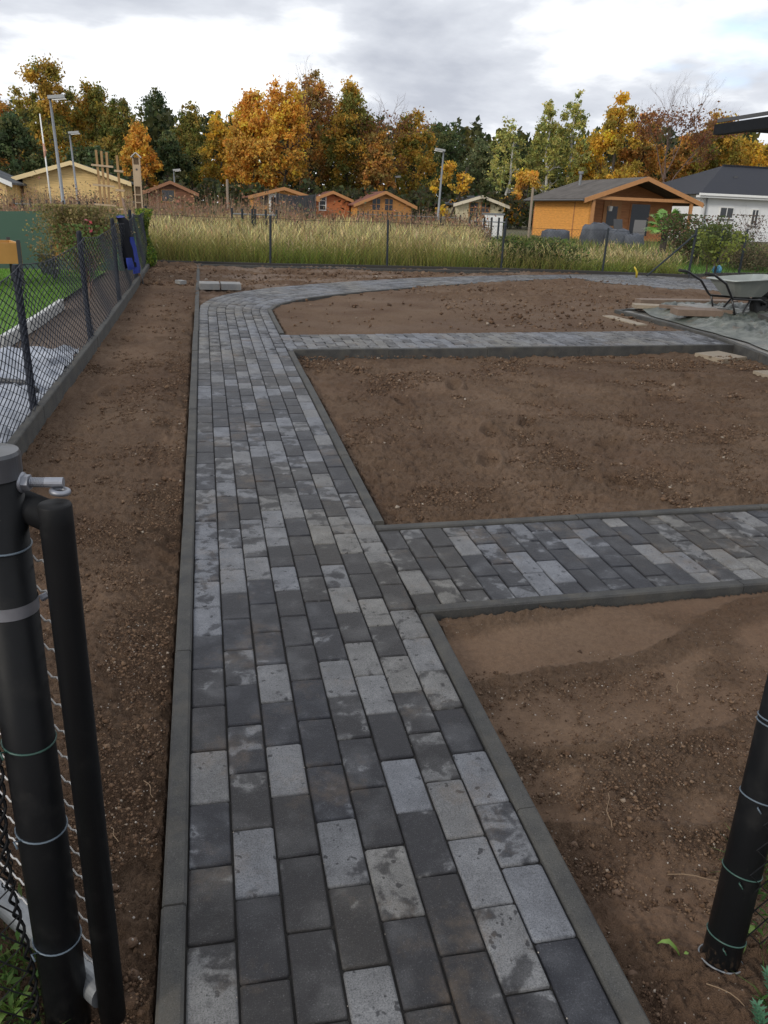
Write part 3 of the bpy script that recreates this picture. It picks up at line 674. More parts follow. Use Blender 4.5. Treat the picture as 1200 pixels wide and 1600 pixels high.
# back fence
BF = thing('back_fence', G(0, 15.4), 'low wire mesh fence on dark posts in front of the tall grass', 'fence')
M_POST2 = coated('dark_fence_post', (0.028, 0.034, 0.040), 0.5)
bp = [(-0.95, 15.3), (1.15, 15.3), (3.35, 15.45), (5.63, 15.5), (7.70, 15.36), (9.45, 15.12)]
for i, (x, y) in enumerate(bp[1:]): fence_post(BF, x, y, -0.2, 0.86, 0.021, M_POST2, (random.uniform(-.03, .02), 0))
for i in range(len(bp)-1):
    a, b = bp[i], bp[i+1]
    mb, P, nx, nz = chain_mesh(a, b, 0.05, 0.82, 0.07, 0.0016, 3, 0.02); o = mb.build('chain_link_mesh', M_COATG, BF); o['kind'] = 'stuff'
    MB().tube([P(nx*t/6, nz) for t in range(7)], 0.0025, 4).build('tension_wire', M_COATG, BF)
    kerb_stone(BF, G(*a), G(*b), w=0.05, top=0.05, depth=0.3, mat=plain('dark_base_board', (0.035, 0.033, 0.030), 0.9), name='base_board')
SF = thing('side_fence', G(9.45, 15.12), 'wire mesh fence section with a slanting brace on the right, behind the wheelbarrow', 'fence')
sp = [(9.45, 15.12), (10.35, 15.6), (11.05, 15.8), (12.9, 16.1)]
for (x, y) in sp[0:]: fence_post(SF, x, y, -0.2, 0.92, 0.024, M_POST2, (0.02, 0))
MB().tube([G(9.44, 15.1, 0.80), G(8.45, 14.95, 0.02)], 0.018, 8).build('brace', M_POST2, SF)
for i in range(len(sp)-1):
    mb, P, nx, nz = chain_mesh(sp[i], sp[i+1], 0.05, 0.86, 0.07, 0.0016, 3); o = mb.build('chain_link_mesh', M_COATG, SF); o['kind'] = 'stuff'
    MB().tube([P(0, nz), P(nx, nz)], 0.0025, 4).build('tension_wire', M_COATG, SF)
    kerb_stone(SF, G(*sp[i]), G(*sp[i+1]), w=0.05, top=0.05, depth=0.3, mat=M_KERB, name='base_board')

# ------------------------------------------------------------------ gate in the left foreground
def tie(mb, c, r, ax=(0.08, -0.05, 1), wr=0.0017, knot=True):
    mb.ring(c, ax, r+wr*0.6, wr, 28, 6)
    if knot: mb.tube([Vector(c)+Vector((-r*0.7, -r*0.8, 0)), Vector(c)+Vector((-r*0.9, -r*1.0, 0.006)), Vector(c)+Vector((-r*0.75, -r*1.15, -0.004))], wr, 5)
GPx, GPy = -0.297, 1.135
GP = thing('gate_post', G(GPx, GPy), 'thick black round gate post at the left edge with metal clamp band', 'post')
MB().tube([G(GPx, GPy, -0.3), G(GPx, GPy, 1.065)], 0.038, 40).build('post_tube', M_COAT, GP, True)
MB().tube([G(GPx, GPy, 1.03), G(GPx, GPy, 1.062), G(GPx, GPy, 1.067), G(GPx, GPy, 1.072)], [0.0396, 0.0396, 0.0375, 0.008], 48).build('cap', plain('grey_plastic_cap', (0.05, 0.053, 0.06), 0.3), GP)
cb = MB(); c0 = G(GPx, GPy, 0.835)
cb.tube([c0+Vector((0.0, 0.0, -0.0095)), c0+Vector((0, 0, 0.0095))], 0.0392, 40, False).tube([c0+Vector((0, 0, 0.0095)), c0+Vector((0, 0, -0.0095))], 0.0384, 40, False)
cb.build('clamp_band', M_GALV, GP, True)
e = c0+Vector((0.040, 0.012, 0.0)); MB().tube([e, e+Vector((0.012, 0.002, 0.006))], 0.0055, 6).build('clamp_bolt', M_GALV, GP)
for z, mat in ((0.93, M_WIREB), (0.60, M_WIREG), (0.43, M_WIREB), (0.19, M_WIREB)):
    t_ = MB(); tie(t_, G(GPx, GPy, z), 0.038); t_.build('tie_wire', mat, GP, True)
# hinge bolt
HB = MB(); hz = 1.022; hx = GPx+0.036
GATE = thing('garden_gate', G(-0.214, 1.1), 'open black tubular gate leaf with wavy wire infill beside the left post', 'gate')
hb0 = G(hx, GPy-0.004, hz); hb1 = G(-0.204, GPy-0.010, hz)
MB().tube([hb0, hb0+Vector((0.004, -0.001, 0))], 0.0145, 24).build('washer', M_GALV, GP, True)
MB().tube([hb0+Vector((0.004, -0.001, 0)), hb0+Vector((0.013, -0.003, 0))], 0.0115, 6).build('hex_nut', M_GALV, GP)
tb = MB(); d = (hb1-hb0); st = 46
pts = [hb0+d*(0.15+0.85*i/st) for i in range(st+1)]; tb.tube(pts, [0.0072 if (i % 2 or i > 22) else 0.0064 for i in range(st+1)], 14); tb.build('threaded_bolt', M_GALV, GP)
TX, TY, TZ = -0.214, 1.100, 1.0
gl = Vector((-0.66, 0.75, 0)).normalized()
MB().ring(G(-0.209, 1.121, hz-0.0115), (0.1, 0, 1), 0.0105, 0.0042, 24, 8).build('hinge_eye', M_GALV, GP, True)
rt = 0.0225; r1 = G(TX, TY, TZ-0.022)
MB().tube([G(TX, TY, 0.02), G(TX, TY, TZ-0.03), G(TX, TY, TZ-0.002), G(TX, TY, TZ+0.001)], [rt, rt, rt, rt*0.93], 32).build('hinge_stile', M_COAT, GATE, True)
MB().tube([r1, r1+gl*0.95], rt, 28).build('top_rail', M_COAT, GATE, True)
MB().tube([G(TX, TY, 0.062)+gl*0.02, G(TX, TY, 0.062)+gl*0.95], 0.026, 28).build('bottom_rail', M_GALVD, GATE)
MB().tube([r1+gl*0.95, Vector((*(r1+gl*0.95).xy, G(TX, TY, 0.03).z))], rt, 24).build('latch_stile', M_COAT, GATE, True)
M_CRIMP = plain('bare_crimped_wire', (0.55, 0.53, 0.50), 0.45, 0.2, 0.15, 80)
zz = 0.115
while zz < 0.94:
    pts = []
    for i in range(0, 150):
        s = 0.012+0.0062*i; u = i % 4; pts.append(G(TX, TY, zz)+gl*s+Vector((0, 0, (-.0028, 0, .0028, 0)[u])))
    MB().tube(pts, 0.0017, 5).build('crimped_wire', M_CRIMP, GATE); zz += 0.049
s = 0.145
while s < 0.94:
    pts = [G(TX, TY, 0.09+0.0062*i)+gl*s+Vector((0.75, 0.66, 0))*0.0022*(1 if i % 4 < 2 else -1) for i in range(0, 136)]
    MB().tube(pts, 0.0015, 4).build('upright_wire', M_COAT, GATE); s += 0.05
# mesh panel fixed to the post, running off to the left
FLm = thing('front_fence', G(-0.36, 1.12), 'black chain link mesh with twisted edge tied left of the gate post', 'fence')
mb, P, nx, nz = chain_mesh((-0.345, 1.115), (-1.35, 1.02), 0.02, 0.66, 0.062, 0.0017, 5, 0, 1, None, 0.01); o = mb.build('chain_link_mesh', M_COAT, FLm); o['kind'] = 'stuff'
for q in range(2):
    pts = [G(-0.346+0.0052*math.cos(i*0.8+q*math.pi)+0.006*math.sin(i*.11), 1.112+0.0052*math.sin(i*0.8+q*math.pi), 0.02+i*0.008) for i in range(80)]
    MB().tube(pts, 0.0026, 6).build('twisted_edge_wire', M_COAT, FLm, True)
fence_post(FLm, -1.4, 1.0, -0.2, 0.95, 0.03, M_COAT)
# right gate post
RB = Vector((0.997, 1.062)); RT = Vector((1.158, 1.240))
def rp(z): t = z/1.1; return Vector((RB.x+(RT.x-RB.x)*t, RB.y+(RT.y-RB.y)*t, gz(0, RB.y)+z))
RP = thing('gate_post', G(RB.x, RB.y), 'black round gate post leaning at the right edge with green wire ties', 'post')
MB().tube([rp(-0.3), rp(1.1)], 0.0375, 40).build('post_tube', M_COAT, RP, True)
MB().tube([rp(1.09), rp(1.105), rp(1.112)], [0.039, 0.039, 0.02], 32).build('cap', M_COAT, RP, True)
ax_ = (rp(1)-rp(0)).normalized()
for z, mat in ((0.485, M_WIREB), (0.475, M_WIREB), (0.325, M_WIREB), (0.165, M_WIREG), (0.02, M_WIREG)):
    t_ = MB(); tie(t_, rp(z), 0.0375, ax_ + Vector((0.06, -0.03, 0))); t_.build('tie_wire', mat, RP, True)
MB().ring(rp(-0.036), ax_, 0.043, 0.0022, 30, 6).build('ground_sleeve', M_GALVD, RP, True)
FRm = thing('front_fence', G(1.02, 1.05), 'black chain link mesh tied to the right gate post at the picture edge', 'fence')
mb, P, nx, nz = chain_mesh((1.008, 1.045), (2.1, 1.0), 0.0, 0.85, 0.062, 0.0016, 5, 0, 1, None, 0.006); o = mb.build('chain_link_mesh', M_COAT, FRm); o['kind'] = 'stuff'
for q in range(2):
    pts = [Vector(rp(i*0.008))+Vector((0.041+0.004*math.cos(i*0.8+q*math.pi), 0.012+0.004*math.sin(i*0.8+q*math.pi), 0)) for i in range(100)]
    MB().tube(pts, 0.002, 5).build('twisted_edge_wire', M_COAT, FRm, True)
fence_post(FRm, 2.15, 1.0, -0.2, 0.95, 0.03, M_COAT)

# ------------------------------------------------------------------ foliage generators
def leaf_cloud(P, size, cols, flat=0.0, aspect=0.6):
    n = len(P); size = np.broadcast_to(size, (n,)); nrm = RNG.normal(size=(n, 3)); nrm[:, 2] = nrm[:, 2]*(1-flat)+flat*2
    nrm /= np.linalg.norm(nrm, axis=1)[:, None]; t = np.cross(nrm, RNG.normal(size=(n, 3))); t /= np.linalg.norm(t, axis=1)[:, None]; b = np.cross(nrm, t)
    s = size[:, None]; V = np.stack([P-t*s, P+b*s*aspect, P+t*s, P-b*s*aspect], 1); V[:, 1] += nrm*s*0.2; V[:, 3] += nrm*s*0.2
    return V.reshape(-1, 3), np.arange(n*4).reshape(-1, 4), np.repeat(cols, 4, 0)
def blades(P, H, lean, width, c0, c1, seg=2):
    """tapered bent blades; colour runs from base c0 to tip c1 (n,3)"""
    n = len(P); a = RNG.uniform(0, 2*math.pi, n); d = np.stack([np.cos(a), np.sin(a), 0*a], 1); a2 = RNG.uniform(0, math.pi, n); w = np.stack([np.cos(a2), np.sin(a2), 0*a2], 1)*np.asarray(width)[:, None]/2
    m = P+d*(lean*0.35)[:, None]; m[:, 2] += H*0.55; t = P+d*lean[:, None]; t[:, 2] += H
    V = np.stack([P-w, P+w, m+w*0.75, m-w*0.75, t], 1).reshape(-1, 3)
    i = np.arange(n)[:, None]*5; F = np.concatenate([i+np.array([[0, 1, 2]]), i+np.array([[0, 2, 3]]), i+np.array([[3, 2, 4]])], 0)
    cm = (c0+c1)/2; C = np.stack([c0, c0, cm, cm, c1], 1).reshape(-1, 3); return V, F, C
def jitcol(base, n, s=0.25, hue=0.1):
    return np.clip(np.array(base)[None]*(1+RNG.normal(0, s, (n, 1)))*(1+RNG.normal(0, hue, (n, 3))), 0.002, 0.9)
M_BARK = plain('bark', (0.055, 0.045, 0.036), 0.95, 0, 0.35, 6, 0.6)
M_BIRCH = plain('birch_bark', (0.42, 0.41, 0.38), 0.8, 0, 0.6, 5, 0.3)
M_TWIGR = plain('reddish_twigs', (0.13, 0.085, 0.068), 0.9, 0, 0.3, 3)

def branchy(mb, p, d, L, r, depth, tips, spread=0.55, n=3, up=0.25, sides=5):
    pts = [p]; q = p; dd = d.copy()
    for i in range(3):
        dd = (dd + Vector([random.gauss(0, 0.13) for _ in range(3)]) + Vector((0, 0, up*0.12))).normalized(); q = q+dd*L/3; pts.append(q)
    mb.tube(pts, [r, r*0.85, r*0.7, r*0.5], sides, False); tips.append((q, depth)); tips.append((pts[2], depth))
    if depth == 0: return
    for k in range(n):
        ax = Vector([random.gauss(0, 1) for _ in range(3)]).cross(dd)
        if ax.length < 0.1: continue
        nd = (Matrix.Rotation(random.uniform(0.6, 1.3)*spread, 3, ax.normalized()) @ dd).normalized()
        st = pts[random.choice([1, 2, 3, 3])]
        branchy(mb, st, nd, L*random.uniform(0.55, 0.8), r*0.5, depth-1, tips, spread, n, up, max(3, sides-1))

def tree(b, d, H, Wd, cols, label, leaves=9000, name='autumn_tree', base=0.12, shape=1.0, bark=None, leafsize=0.122, sparse=0.0, depth=3, group='trees of the wood behind the cabins', blobs=170, low=None):
    x, y = polar(b, d); z0 = 0.38; t = thing(name, (x, y, z0), label, 'tree', group)
    ctr = Vector((x, y, z0)); mb = MB(); tips = []
    trk = [ctr]; q = ctr.copy(); n = 6
    for i in range(n): q = q+Vector((random.gauss(0, .12), random.gauss(0, .12), H*0.86/n)); trk.append(q.copy())
    mb.tube(trk, [H*0.017*(1-0.85*i/n)+0.02 for i in range(n+1)], 7, False)
    for i in range(7 if depth else 3):
        f = random.uniform(0.25, 0.9); k = f*n; p0 = trk[int(k)].lerp(trk[min(int(k)+1, n)], k-int(k)); a = random.uniform(0, 6.28)
        dirn = Vector((math.cos(a)*0.8, math.sin(a)*0.8, random.uniform(0.3, 0.8))).normalized()
        branchy(mb, p0, dirn, Wd*random.uniform(0.20, 0.28)*(1.25-f), H*0.006, depth-1 if depth else 0, tips, 0.6, 3)
    mb.build('trunk', bark or M_BARK, t, True)
    # crown: clumps inside an uneven envelope made of a few lobes
    C = []; S = []; lob = [random.uniform(.72, 1.08) for _ in range(8)]
    while len(C) < blobs:
        f = random.random()**0.8; prof = max(0.12, math.sin(math.pi*min(1, (0.20+0.80*f)**shape)))**0.6
        a = random.uniform(0, 6.28); q_ = a/6.283*8; lw = lob[int(q_) % 8]*(1-q_ % 1)+lob[(int(q_)+1) % 8]*(q_ % 1)
        rr = Wd/2*prof*lw*random.random()**0.42; sz = random.uniform(0.45, 1.0)*Wd*0.075
        zt = base+(1-base)*f*(0.90+0.10*math.cos(a*2+lob[0]*9)); C.append((x+rr*math.cos(a), y+rr*math.sin(a), z0+min(H*zt, H-sz*.7))); S.append(sz)
    C = np.array(C); S = np.array(S); leaves = int(leaves*1.35); k = RNG.choice(len(C), leaves, p=S**2/np.sum(S**2)); g = RNG.normal(size=(leaves, 3)); g /= np.linalg.norm(g, axis=1)[:, None]
    P = C[k]+g*(S[k]*np.minimum(np.abs(RNG.normal(0, .8, leaves)), 1.6)*1.35)[:, None]*np.array([1, 1, 0.85]); P[:, 2] = np.maximum(P[:, 2], z0+0.2)
    pal = np.array(cols); cc = pal[RNG.integers(0, len(pal), len(C))][k]
    fh = np.clip((P[:, 2]-z0)/H, 0, 1)
    if low is not None:
        m_ = RNG.random(leaves) < np.clip(0.75-fh*1.3, 0, 1); cc[m_] = np.array(low)
    cc = cc*(1+RNG.normal(0, 0.22, (leaves, 1)))*(1+RNG.normal(0, 0.07, (leaves, 3)))*(0.80+0.4*RNG.random(len(C)))[k][:, None]*1.95
    if sparse: keep = RNG.random(leaves) > sparse; P, cc = P[keep], cc[keep]
    V, F, Cc = leaf_cloud(P, leafsize*RNG.uniform(0.6, 1.3, len(P)), np.clip(cc, 0.004, 0.8), 0.2)
    np_mesh('crown', V-np.array([x, y, z0]), F, M_LEAF, Cc, t)
    return t
ORG = [(0.40, 0.19, 0.032), (0.36, 0.18, 0.035), (0.42, 0.25, 0.035), (0.30, 0.18, 0.04)]
RUST = [(0.26, 0.13, 0.035), (0.20, 0.11, 0.035), (0.30, 0.17, 0.035), (0.15, 0.11, 0.035)]
GOLD = [(0.42, 0.24, 0.025), (0.34, 0.19, 0.025), (0.27, 0.18, 0.03), (0.20, 0.15, 0.03)]
OLIV = [(0.10, 0.10, 0.025), (0.13, 0.11, 0.028), (0.07, 0.08, 0.02), (0.18, 0.13, 0.03)]
OLGO = [(0.16, 0.13, 0.025), (0.22, 0.14, 0.025), (0.10, 0.10, 0.025), (0.28, 0.17, 0.03)]
DKGR = [(0.040, 0.058, 0.024), (0.052, 0.068, 0.026), (0.070, 0.075, 0.028), (0.034, 0.05, 0.022)]
GRGR = [(0.085, 0.10, 0.045), (0.11, 0.115, 0.05), (0.065, 0.08, 0.035)]
BIRC = [(0.20, 0.20, 0.06), (0.15, 0.165, 0.055), (0.26, 0.24, 0.07)]
T = [ # key, height m, crown width m, distance, palette, label, options
 (-60, 10.10, 10, 84, RUST, 'brown tree at the far left edge behind the cream houses', {}),
 (8, 9.32, 7, 82, RUST, 'rusty brown round tree at the left edge of the wood', {}),
 (86, 11.52, 11, 78, OLGO, 'tall green and gold tree above the cream gable house', dict(leaves=15000, blobs=60)),
 (28, 6.63, 8, 70, DKGR, 'dark green low tree behind the pale lamp posts on the left', dict(leafsize=.14)),
 (158, 10.76, 9, 80, OLGO, 'olive brown tree with thin top right of the tall left tree', dict(leaves=12000)),
 (196, 8.84, 7, 76, OLIV, 'green olive tree between the tall tree and the orange edge', {}),
 (222, 6.90, 5, 72, ORG, 'orange tree low at the right end of the left tree group', dict(leaves=7000)),
 (150, 4.60, 8, 66, DKGR, 'dark green bushy tree standing right behind the cream house', dict(leafsize=.14)),
 (250, 12.55, 9, 98, DKGR, 'dark evergreen topped tree in the gap behind the brown cabin', {}),
 (300, 9.62, 8, 84, OLIV, 'dull green tree behind the second small lamp', {}),
 (268, 6.54, 6, 74, DKGR, 'dark green tree low behind the brown cabin roof', {}),
 (345, 8.46, 6, 76, GOLD, 'yellow green tree left of the bright orange trees', {}),
 (398, 9.49, 8, 72, ORG, 'bright orange tree, leftmost of the orange group in the middle', dict(leaves=14000, base=.2)),
 (445, 10.25, 8, 70, ORG, 'orange tree over the black tarpaulin shed', dict(leaves=12000, base=.28, low=(.12, .09, .02))),
 (488, 12.20, 9, 78, RUST, 'tallest rusty orange tree with bare twigs at its top', dict(leaves=12000, base=.25, sparse=.1)),
 (545, 11.30, 9, 76, OLGO, 'golden olive tree right of the tallest orange tree', dict(leaves=14000, base=.2)),
 (588, 7.33, 6, 74, RUST, 'brown tree low between two olive trees', {}),
 (640, 9.61, 8, 80, OLGO, 'olive and orange tree left of the tall street lamp', dict(leaves=11000)),
 (690, 10.09, 9, 90, DKGR, 'dark green broad tree behind the tall street lamp', {}),
 (704, 4.86, 3.6, 62, GOLD, 'small yellow tree right beside the tall street lamp', dict(leaves=3000, blobs=20, sparse=.2)),
 (745, 8.23, 7, 86, GRGR, 'grey green tree right of the small yellow tree', {}),
 (785, 8.62, 3.5, 74, BIRC, 'slim leaning birch with white trunk and thin crown', dict(name='birch_tree', bark=M_BIRCH, sparse=.62, leafsize=.1, base=.35, leaves=6000)),
 (842, 10.43, 5, 76, BIRC, 'pale birch with open crown left of the taller birch', dict(name='birch_tree', bark=M_BIRCH, sparse=.35, leafsize=.11, base=.2, leaves=9000)),
 (880, 11.29, 5, 78, BIRC, 'tallest pale birch above the brown cabin chimney', dict(name='birch_tree', bark=M_BIRCH, sparse=.35, leafsize=.11, base=.2, leaves=9000)),
 (815, 4.49, 4, 68, ORG, 'low orange tree at the feet of the birches', dict(leaves=4000, blobs=22)),
 (905, 8.01, 7, 82, GOLD, 'gold brown tree filling the gap behind the large cabin roof', {}),
 (948, 10.88, 8, 74, GOLD, 'large golden orange tree behind the large orange cabin', dict(leaves=15000, blobs=60)),
 (988, 9.47, 6, 76, RUST, 'rust coloured tree between the golden tree and the bare tree', {}),
 (1058, 8.21, 7, 80, RUST, 'brown orange tree under the bare crown at right', {}),
 (1100, 9.81, 8, 78, OLGO, 'green and yellow tree behind the dark roofed white house', dict(leaves=12000)),
 (1150, 8.42, 8, 82, GOLD, 'brown gold tree above the ridge of the white house', {}),
 (1200, 7.93, 8, 78, GOLD, 'yellow tree at the right edge over the white house', {}),
 (1290, 9.63, 10, 82, OLGO, 'olive tree beyond the right edge of the white house', {}),
]
AZT = {-60: -14.15, 8: -11.79, 86: -8.97, 28: -11.08, 158: -6.27, 196: -4.81, 222: -3.79, 150: -6.58, 250: -2.68, 300: -0.68, 268: -1.97, 345: 1.15, 398: 3.34, 445: 5.31, 488: 7.12, 545: 9.54,
 588: 11.37, 640: 13.59, 690: 15.73, 704: 16.32, 745: 18.06, 785: 19.75, 842: 22.13, 880: 23.71, 815: 21.01, 905: 24.73, 948: 26.48, 988: 28.08, 1058: 30.82, 1100: 32.42, 1150: 34.29, 1200: 36.11, 1290: 39.27}
for col, hh, w, d, pal, lab, kw in T:
    kw = dict(kw); tree(AZT[col], d, hh*0.97, w*(0.70 if w > 4.5 else 1), pal, lab, **{**dict(leaves=9000), **kw})
# a tall bare tree and bare tops
def bare_tree(b, d, H, label, spread=0.5, seed=3, depth=5):
    random.seed(seed); x, y = polar(b, d); z0 = 0.38; t = thing('bare_tree', (x, y, z0), label, 'tree', 'trees of the wood behind the cabins'); mb = MB(); tips = []
    q = Vector((x, y, z0)); mb.tube([q, q+Vector((0, 0, H*.3))], [H*.014, H*.010], 7)
    for k in range(5):
        a = k*1.26; branchy(mb, q+Vector((0, 0, H*(.26+.04*k))), Vector((math.cos(a)*.5, math.sin(a)*.5, 1)).normalized(), H*.27, H*.0062, depth, tips, spread, 3, 0.5, 4)
    mb.build('branches', M_TWIGR, t)
    P = np.array([tuple(p) for p, dp in tips if dp <= 1 and p.z < z0+H*.8]); k = RNG.choice(len(P), min(2600, len(P)*3)); P = P[k]+RNG.normal(0, .25, (len(k), 3))
    V, F, C = leaf_cloud(P, .1*RNG.uniform(.6, 1.3, len(P)), jitcol((.22, .10, .045), len(P))); np_mesh('remaining_leaves', V-np.array([x, y, z0]), F, M_LEAF, C, t)
bare_tree(29.73, 70, 10.61*1.0, 'nearly bare reddish tree with fine twigs right of the golden tree', .5, 3)
bare_tree(6.36, 76, 11.87*1.0, 'bare grey branches reaching above the orange trees', .42, 5, 4)
bare_tree(10.69, 76, 10.69*1.0, 'thin bare branches leaning right of the golden olive tree', .5, 9, 4)
random.seed(77)
# wood behind, one mass
n = 34000; bb = RNG.uniform(-18, 42, n); dd = RNG.uniform(92, 112, n); top = 9.5+2.2*gn(bb*0.32, bb*0+3.1, 9)+1.6*gn(bb*1.1, bb*0, 19)
P = np.stack([dd*np.sin(np.radians(bb)), dd*np.cos(np.radians(bb)), 0.4+top*RNG.random(n)**0.7], 1)
pal = np.array(DKGR+OLIV); cc = pal[((gn(bb*1.3, P[:, 2]*0.35, 4)+0.6)*6).astype(int) % len(pal)]*(1+RNG.normal(0, .25, (n, 1)))
V, F, C = leaf_cloud(P, 0.42*RNG.uniform(.7, 1.3, n), np.clip(cc, .004, .5), .2); props(np_mesh('distant_wood', V, F, M_LEAF, C), kind='stuff')
n = 16000; bb = RNG.uniform(-16, 40, n); dd = RNG.uniform(62, 74, n)
P = np.stack([dd*np.sin(np.radians(bb)), dd*np.cos(np.radians(bb)), 0.4+(2.4+1.5*gn(bb*0.8, bb*0, 14))*RNG.random(n)**0.8], 1)
V, F, C = leaf_cloud(P, 0.2*RNG.uniform(.7, 1.3, n), jitcol((.05, .055, .022), n, .4, .15), .2); props(np_mesh('undergrowth', V, F, M_LEAF, C), kind='stuff')

# ------------------------------------------------------------------ field grasses
def field():
    N1 = 70000
    Y = 15.62+RNG.random(N1)**1.5*9.5; X = RNG.uniform(-1.2, 13.6, N1)*(0.75+0.03*Y)-0.3
    den = gn(X*0.5, Y*0.5, 81); k = (RNG.random(N1) < 0.75+0.5*den) & ~((X > 9.6) & (Y < 19.5) & (X < 20)); k &= ~((X/Y > .335) & (Y > 18.2)); X, Y = X[k], Y[k]; n = len(X); low = 1-.30*sstep(.30, .36, X/Y)
    P = np.stack([X, Y, slope_np(X, Y)-0.02], 1); patch = gn(X*0.45+7, Y*0.3, 83)
    H = (0.24+0.24*RNG.random(n))*(1+0.5*patch+.45*gn(X*2.3, Y*2.3, 84))*low; wd = RNG.uniform(.006, .012, n)
    green = jitcol((0.21, 0.26, 0.05), n, .3, .12); gold = jitcol((0.44, 0.36, 0.14), n, .3, .08); f = np.clip(0.25+patch*1.1+RNG.normal(0, .25, n), 0, 1)[:, None]
    V1, F1, C1 = blades(P, H, RNG.uniform(.05, .40, n), wd, green*(1-f*0.5)+gold*f*0.5, green*(1-f)+gold*f)
    # stalks with seed heads
    N2 = 30000; Y = 15.7+RNG.random(N2)**1.25*12; X = RNG.uniform(-1.2, 13.6, N2)*(0.75+0.03*Y)-0.3
    patch = gn(X*0.45+7, Y*0.3, 83); k = (RNG.random(N2) < 0.8+patch) & ~((X > 9.6) & (Y < 19.5)) & ~((X/Y > .335) & (Y > 18.2)); X, Y, patch = X[k], Y[k], patch[k]; n = len(X)
    P = np.stack([X, Y, slope_np(X, Y)-0.02], 1); H = RNG.uniform(.34, .70, n)*(1+.4*patch+.4*gn(X*1.7, Y*1.7, 85))*(1-.30*sstep(.30, .36, X/Y)); ln = RNG.uniform(.04, .42, n)
    st = jitcol((0.36, 0.31, 0.12), n, .3, .08); hd = jitcol((0.50, 0.41, 0.20), n, .34, .08); a = RNG.uniform(0, 6.28, n)
    d = np.stack([np.cos(a), np.sin(a), 0*a], 1); tip = P+d*ln[:, None]; tip[:, 2] += H; mid = P+d*(ln*.45)[:, None]; mid[:, 2] += H*.68
    w = np.stack([-np.sin(a), np.cos(a), 0*a], 1); v1 = w*.0032; v2 = w*RNG.uniform(.005, .013, n)[:, None]; hm = mid*.4+tip*.6
    V2 = np.stack([P-v1, P+v1, mid+v1, mid-v1, hm+v2, hm-v2, tip], 1).reshape(-1, 3); i = np.arange(n)[:, None]*7
    F2 = np.concatenate([i+np.array([[0, 1, 2]]), i+np.array([[0, 2, 3]]), i+np.array([[3, 2, 4]]), i+np.array([[3, 4, 5]]), i+np.array([[5, 4, 6]])], 0)
    gb = jitcol((.14, .15, .04), n); C2 = np.stack([gb, gb, st, st, hd, hd, hd], 1).reshape(-1, 3)
    props(np_mesh('tall_grass', V1, F1, M_LEAF, C1), kind='stuff'); props(np_mesh('seeding_grass_stalks', V2, F2, M_LEAF, C2), kind='stuff')
    m_ = 46000; k = RNG.integers(0, len(P), m_); Q = P[k]+RNG.normal(0, .10, (m_, 3)); Q[:, 2] = P[k][:, 2]+H[k]*RNG.uniform(.35, 1.08, m_)
    cq = np.where(RNG.random((m_, 1)) < .62, jitcol((.46, .37, .17), m_, .3, .08), jitcol((.26, .27, .07), m_, .3, .1)); V, F, C = leaf_cloud(Q, .013*RNG.uniform(.5, 1.6, m_), cq, 0, .45)
    props(np_mesh('grass_seed_tufts', V, F, M_LEAF, C), kind='stuff')
    n = 9000; Y = RNG.uniform(18, 37, n); X = Y*np.tan(np.radians(RNG.uniform(17.5, 38, n))); P_ = np.stack([X, Y, 0*X+.37], 1); c = np.where(RNG.random((n, 1)) < .6, jitcol((.13, .17, .04), n, .3), jitcol((.26, .22, .09), n, .3))
    V, F, C = blades(P_, RNG.uniform(.08, .34, n), RNG.uniform(.02, .2, n), RNG.uniform(.015, .04, n), c, c*1.15); props(np_mesh('rough_yard_grass', V, F, M_LEAF, C), kind='stuff')
    # dark green nettles in two clumps
    n = 3400; cx = RNG.choice([6.0, 6.5, 7.0], n, p=[.35, .35, .3]); X = cx+RNG.normal(0, .42, n); Y = 15.75+np.abs(RNG.normal(0, .55, n)); Hh = RNG.random(n)*.62*np.exp(-((X-cx)/.8)**2)
    V, F, C = leaf_cloud(np.stack([X, Y, .4+Hh], 1), .035*RNG.uniform(.6, 1.3, n), jitcol((.10, .13, .035), n, .35)); props(np_mesh('nettle_clumps', V, F, M_LEAF, C), kind='stuff')
    # brown dead weeds further back
    N3 = 20000; Y = 24+RNG.random(N3)*20; bb = RNG.uniform(-16, 40, N3); X = Y*np.tan(np.radians(bb)); patch = gn(X*.28, Y*.28, 91)
    k = (RNG.random(N3) < .7+patch*1.3) & ~(X/Y > .345); X, Y, patch = X[k], Y[k], patch[k]; n = len(X)
    P = np.stack([X, Y, 0*X+.36], 1); H = RNG.uniform(.3, .95, n)*(1+.9*patch+.35*gn(X*1.1, Y*1.1, 92))*(1+.25*sstep(.16, .04, X/Y))+.3*(RNG.random(n) < .12)
    base = jitcol((0.21, 0.155, 0.105), n, .3, .08); tipc = jitcol((0.30, 0.20, 0.13), n, .35, .1)
    V, F, C = blades(P, H, RNG.uniform(.03, .3, n), RNG.uniform(.012, .03, n), base, tipc)
    props(np_mesh('dead_weeds', V, F, M_LEAF, C), kind='stuff')
    k = RNG.random(n) < .45; Q = P[k]; h = H[k]; m_ = len(Q); rep = 4; Q = np.repeat(Q, rep, 0); h = np.repeat(h, rep)
    Q = Q+RNG.normal(0, .10, Q.shape); Q[:, 2] = .36+h*RNG.uniform(.45, 1.02, len(Q))
    cl = np.where(RNG.random((len(Q), 1)) < .7, jitcol((.27, .155, .09), len(Q), .4, .12), jitcol((.10, .10, .05), len(Q), .3, .1))
    V, F, C = leaf_cloud(Q, .045*RNG.uniform(.5, 1.5, len(Q)), cl); props(np_mesh('dead_weed_heads', V, F, M_LEAF, C), kind='stuff')
field()

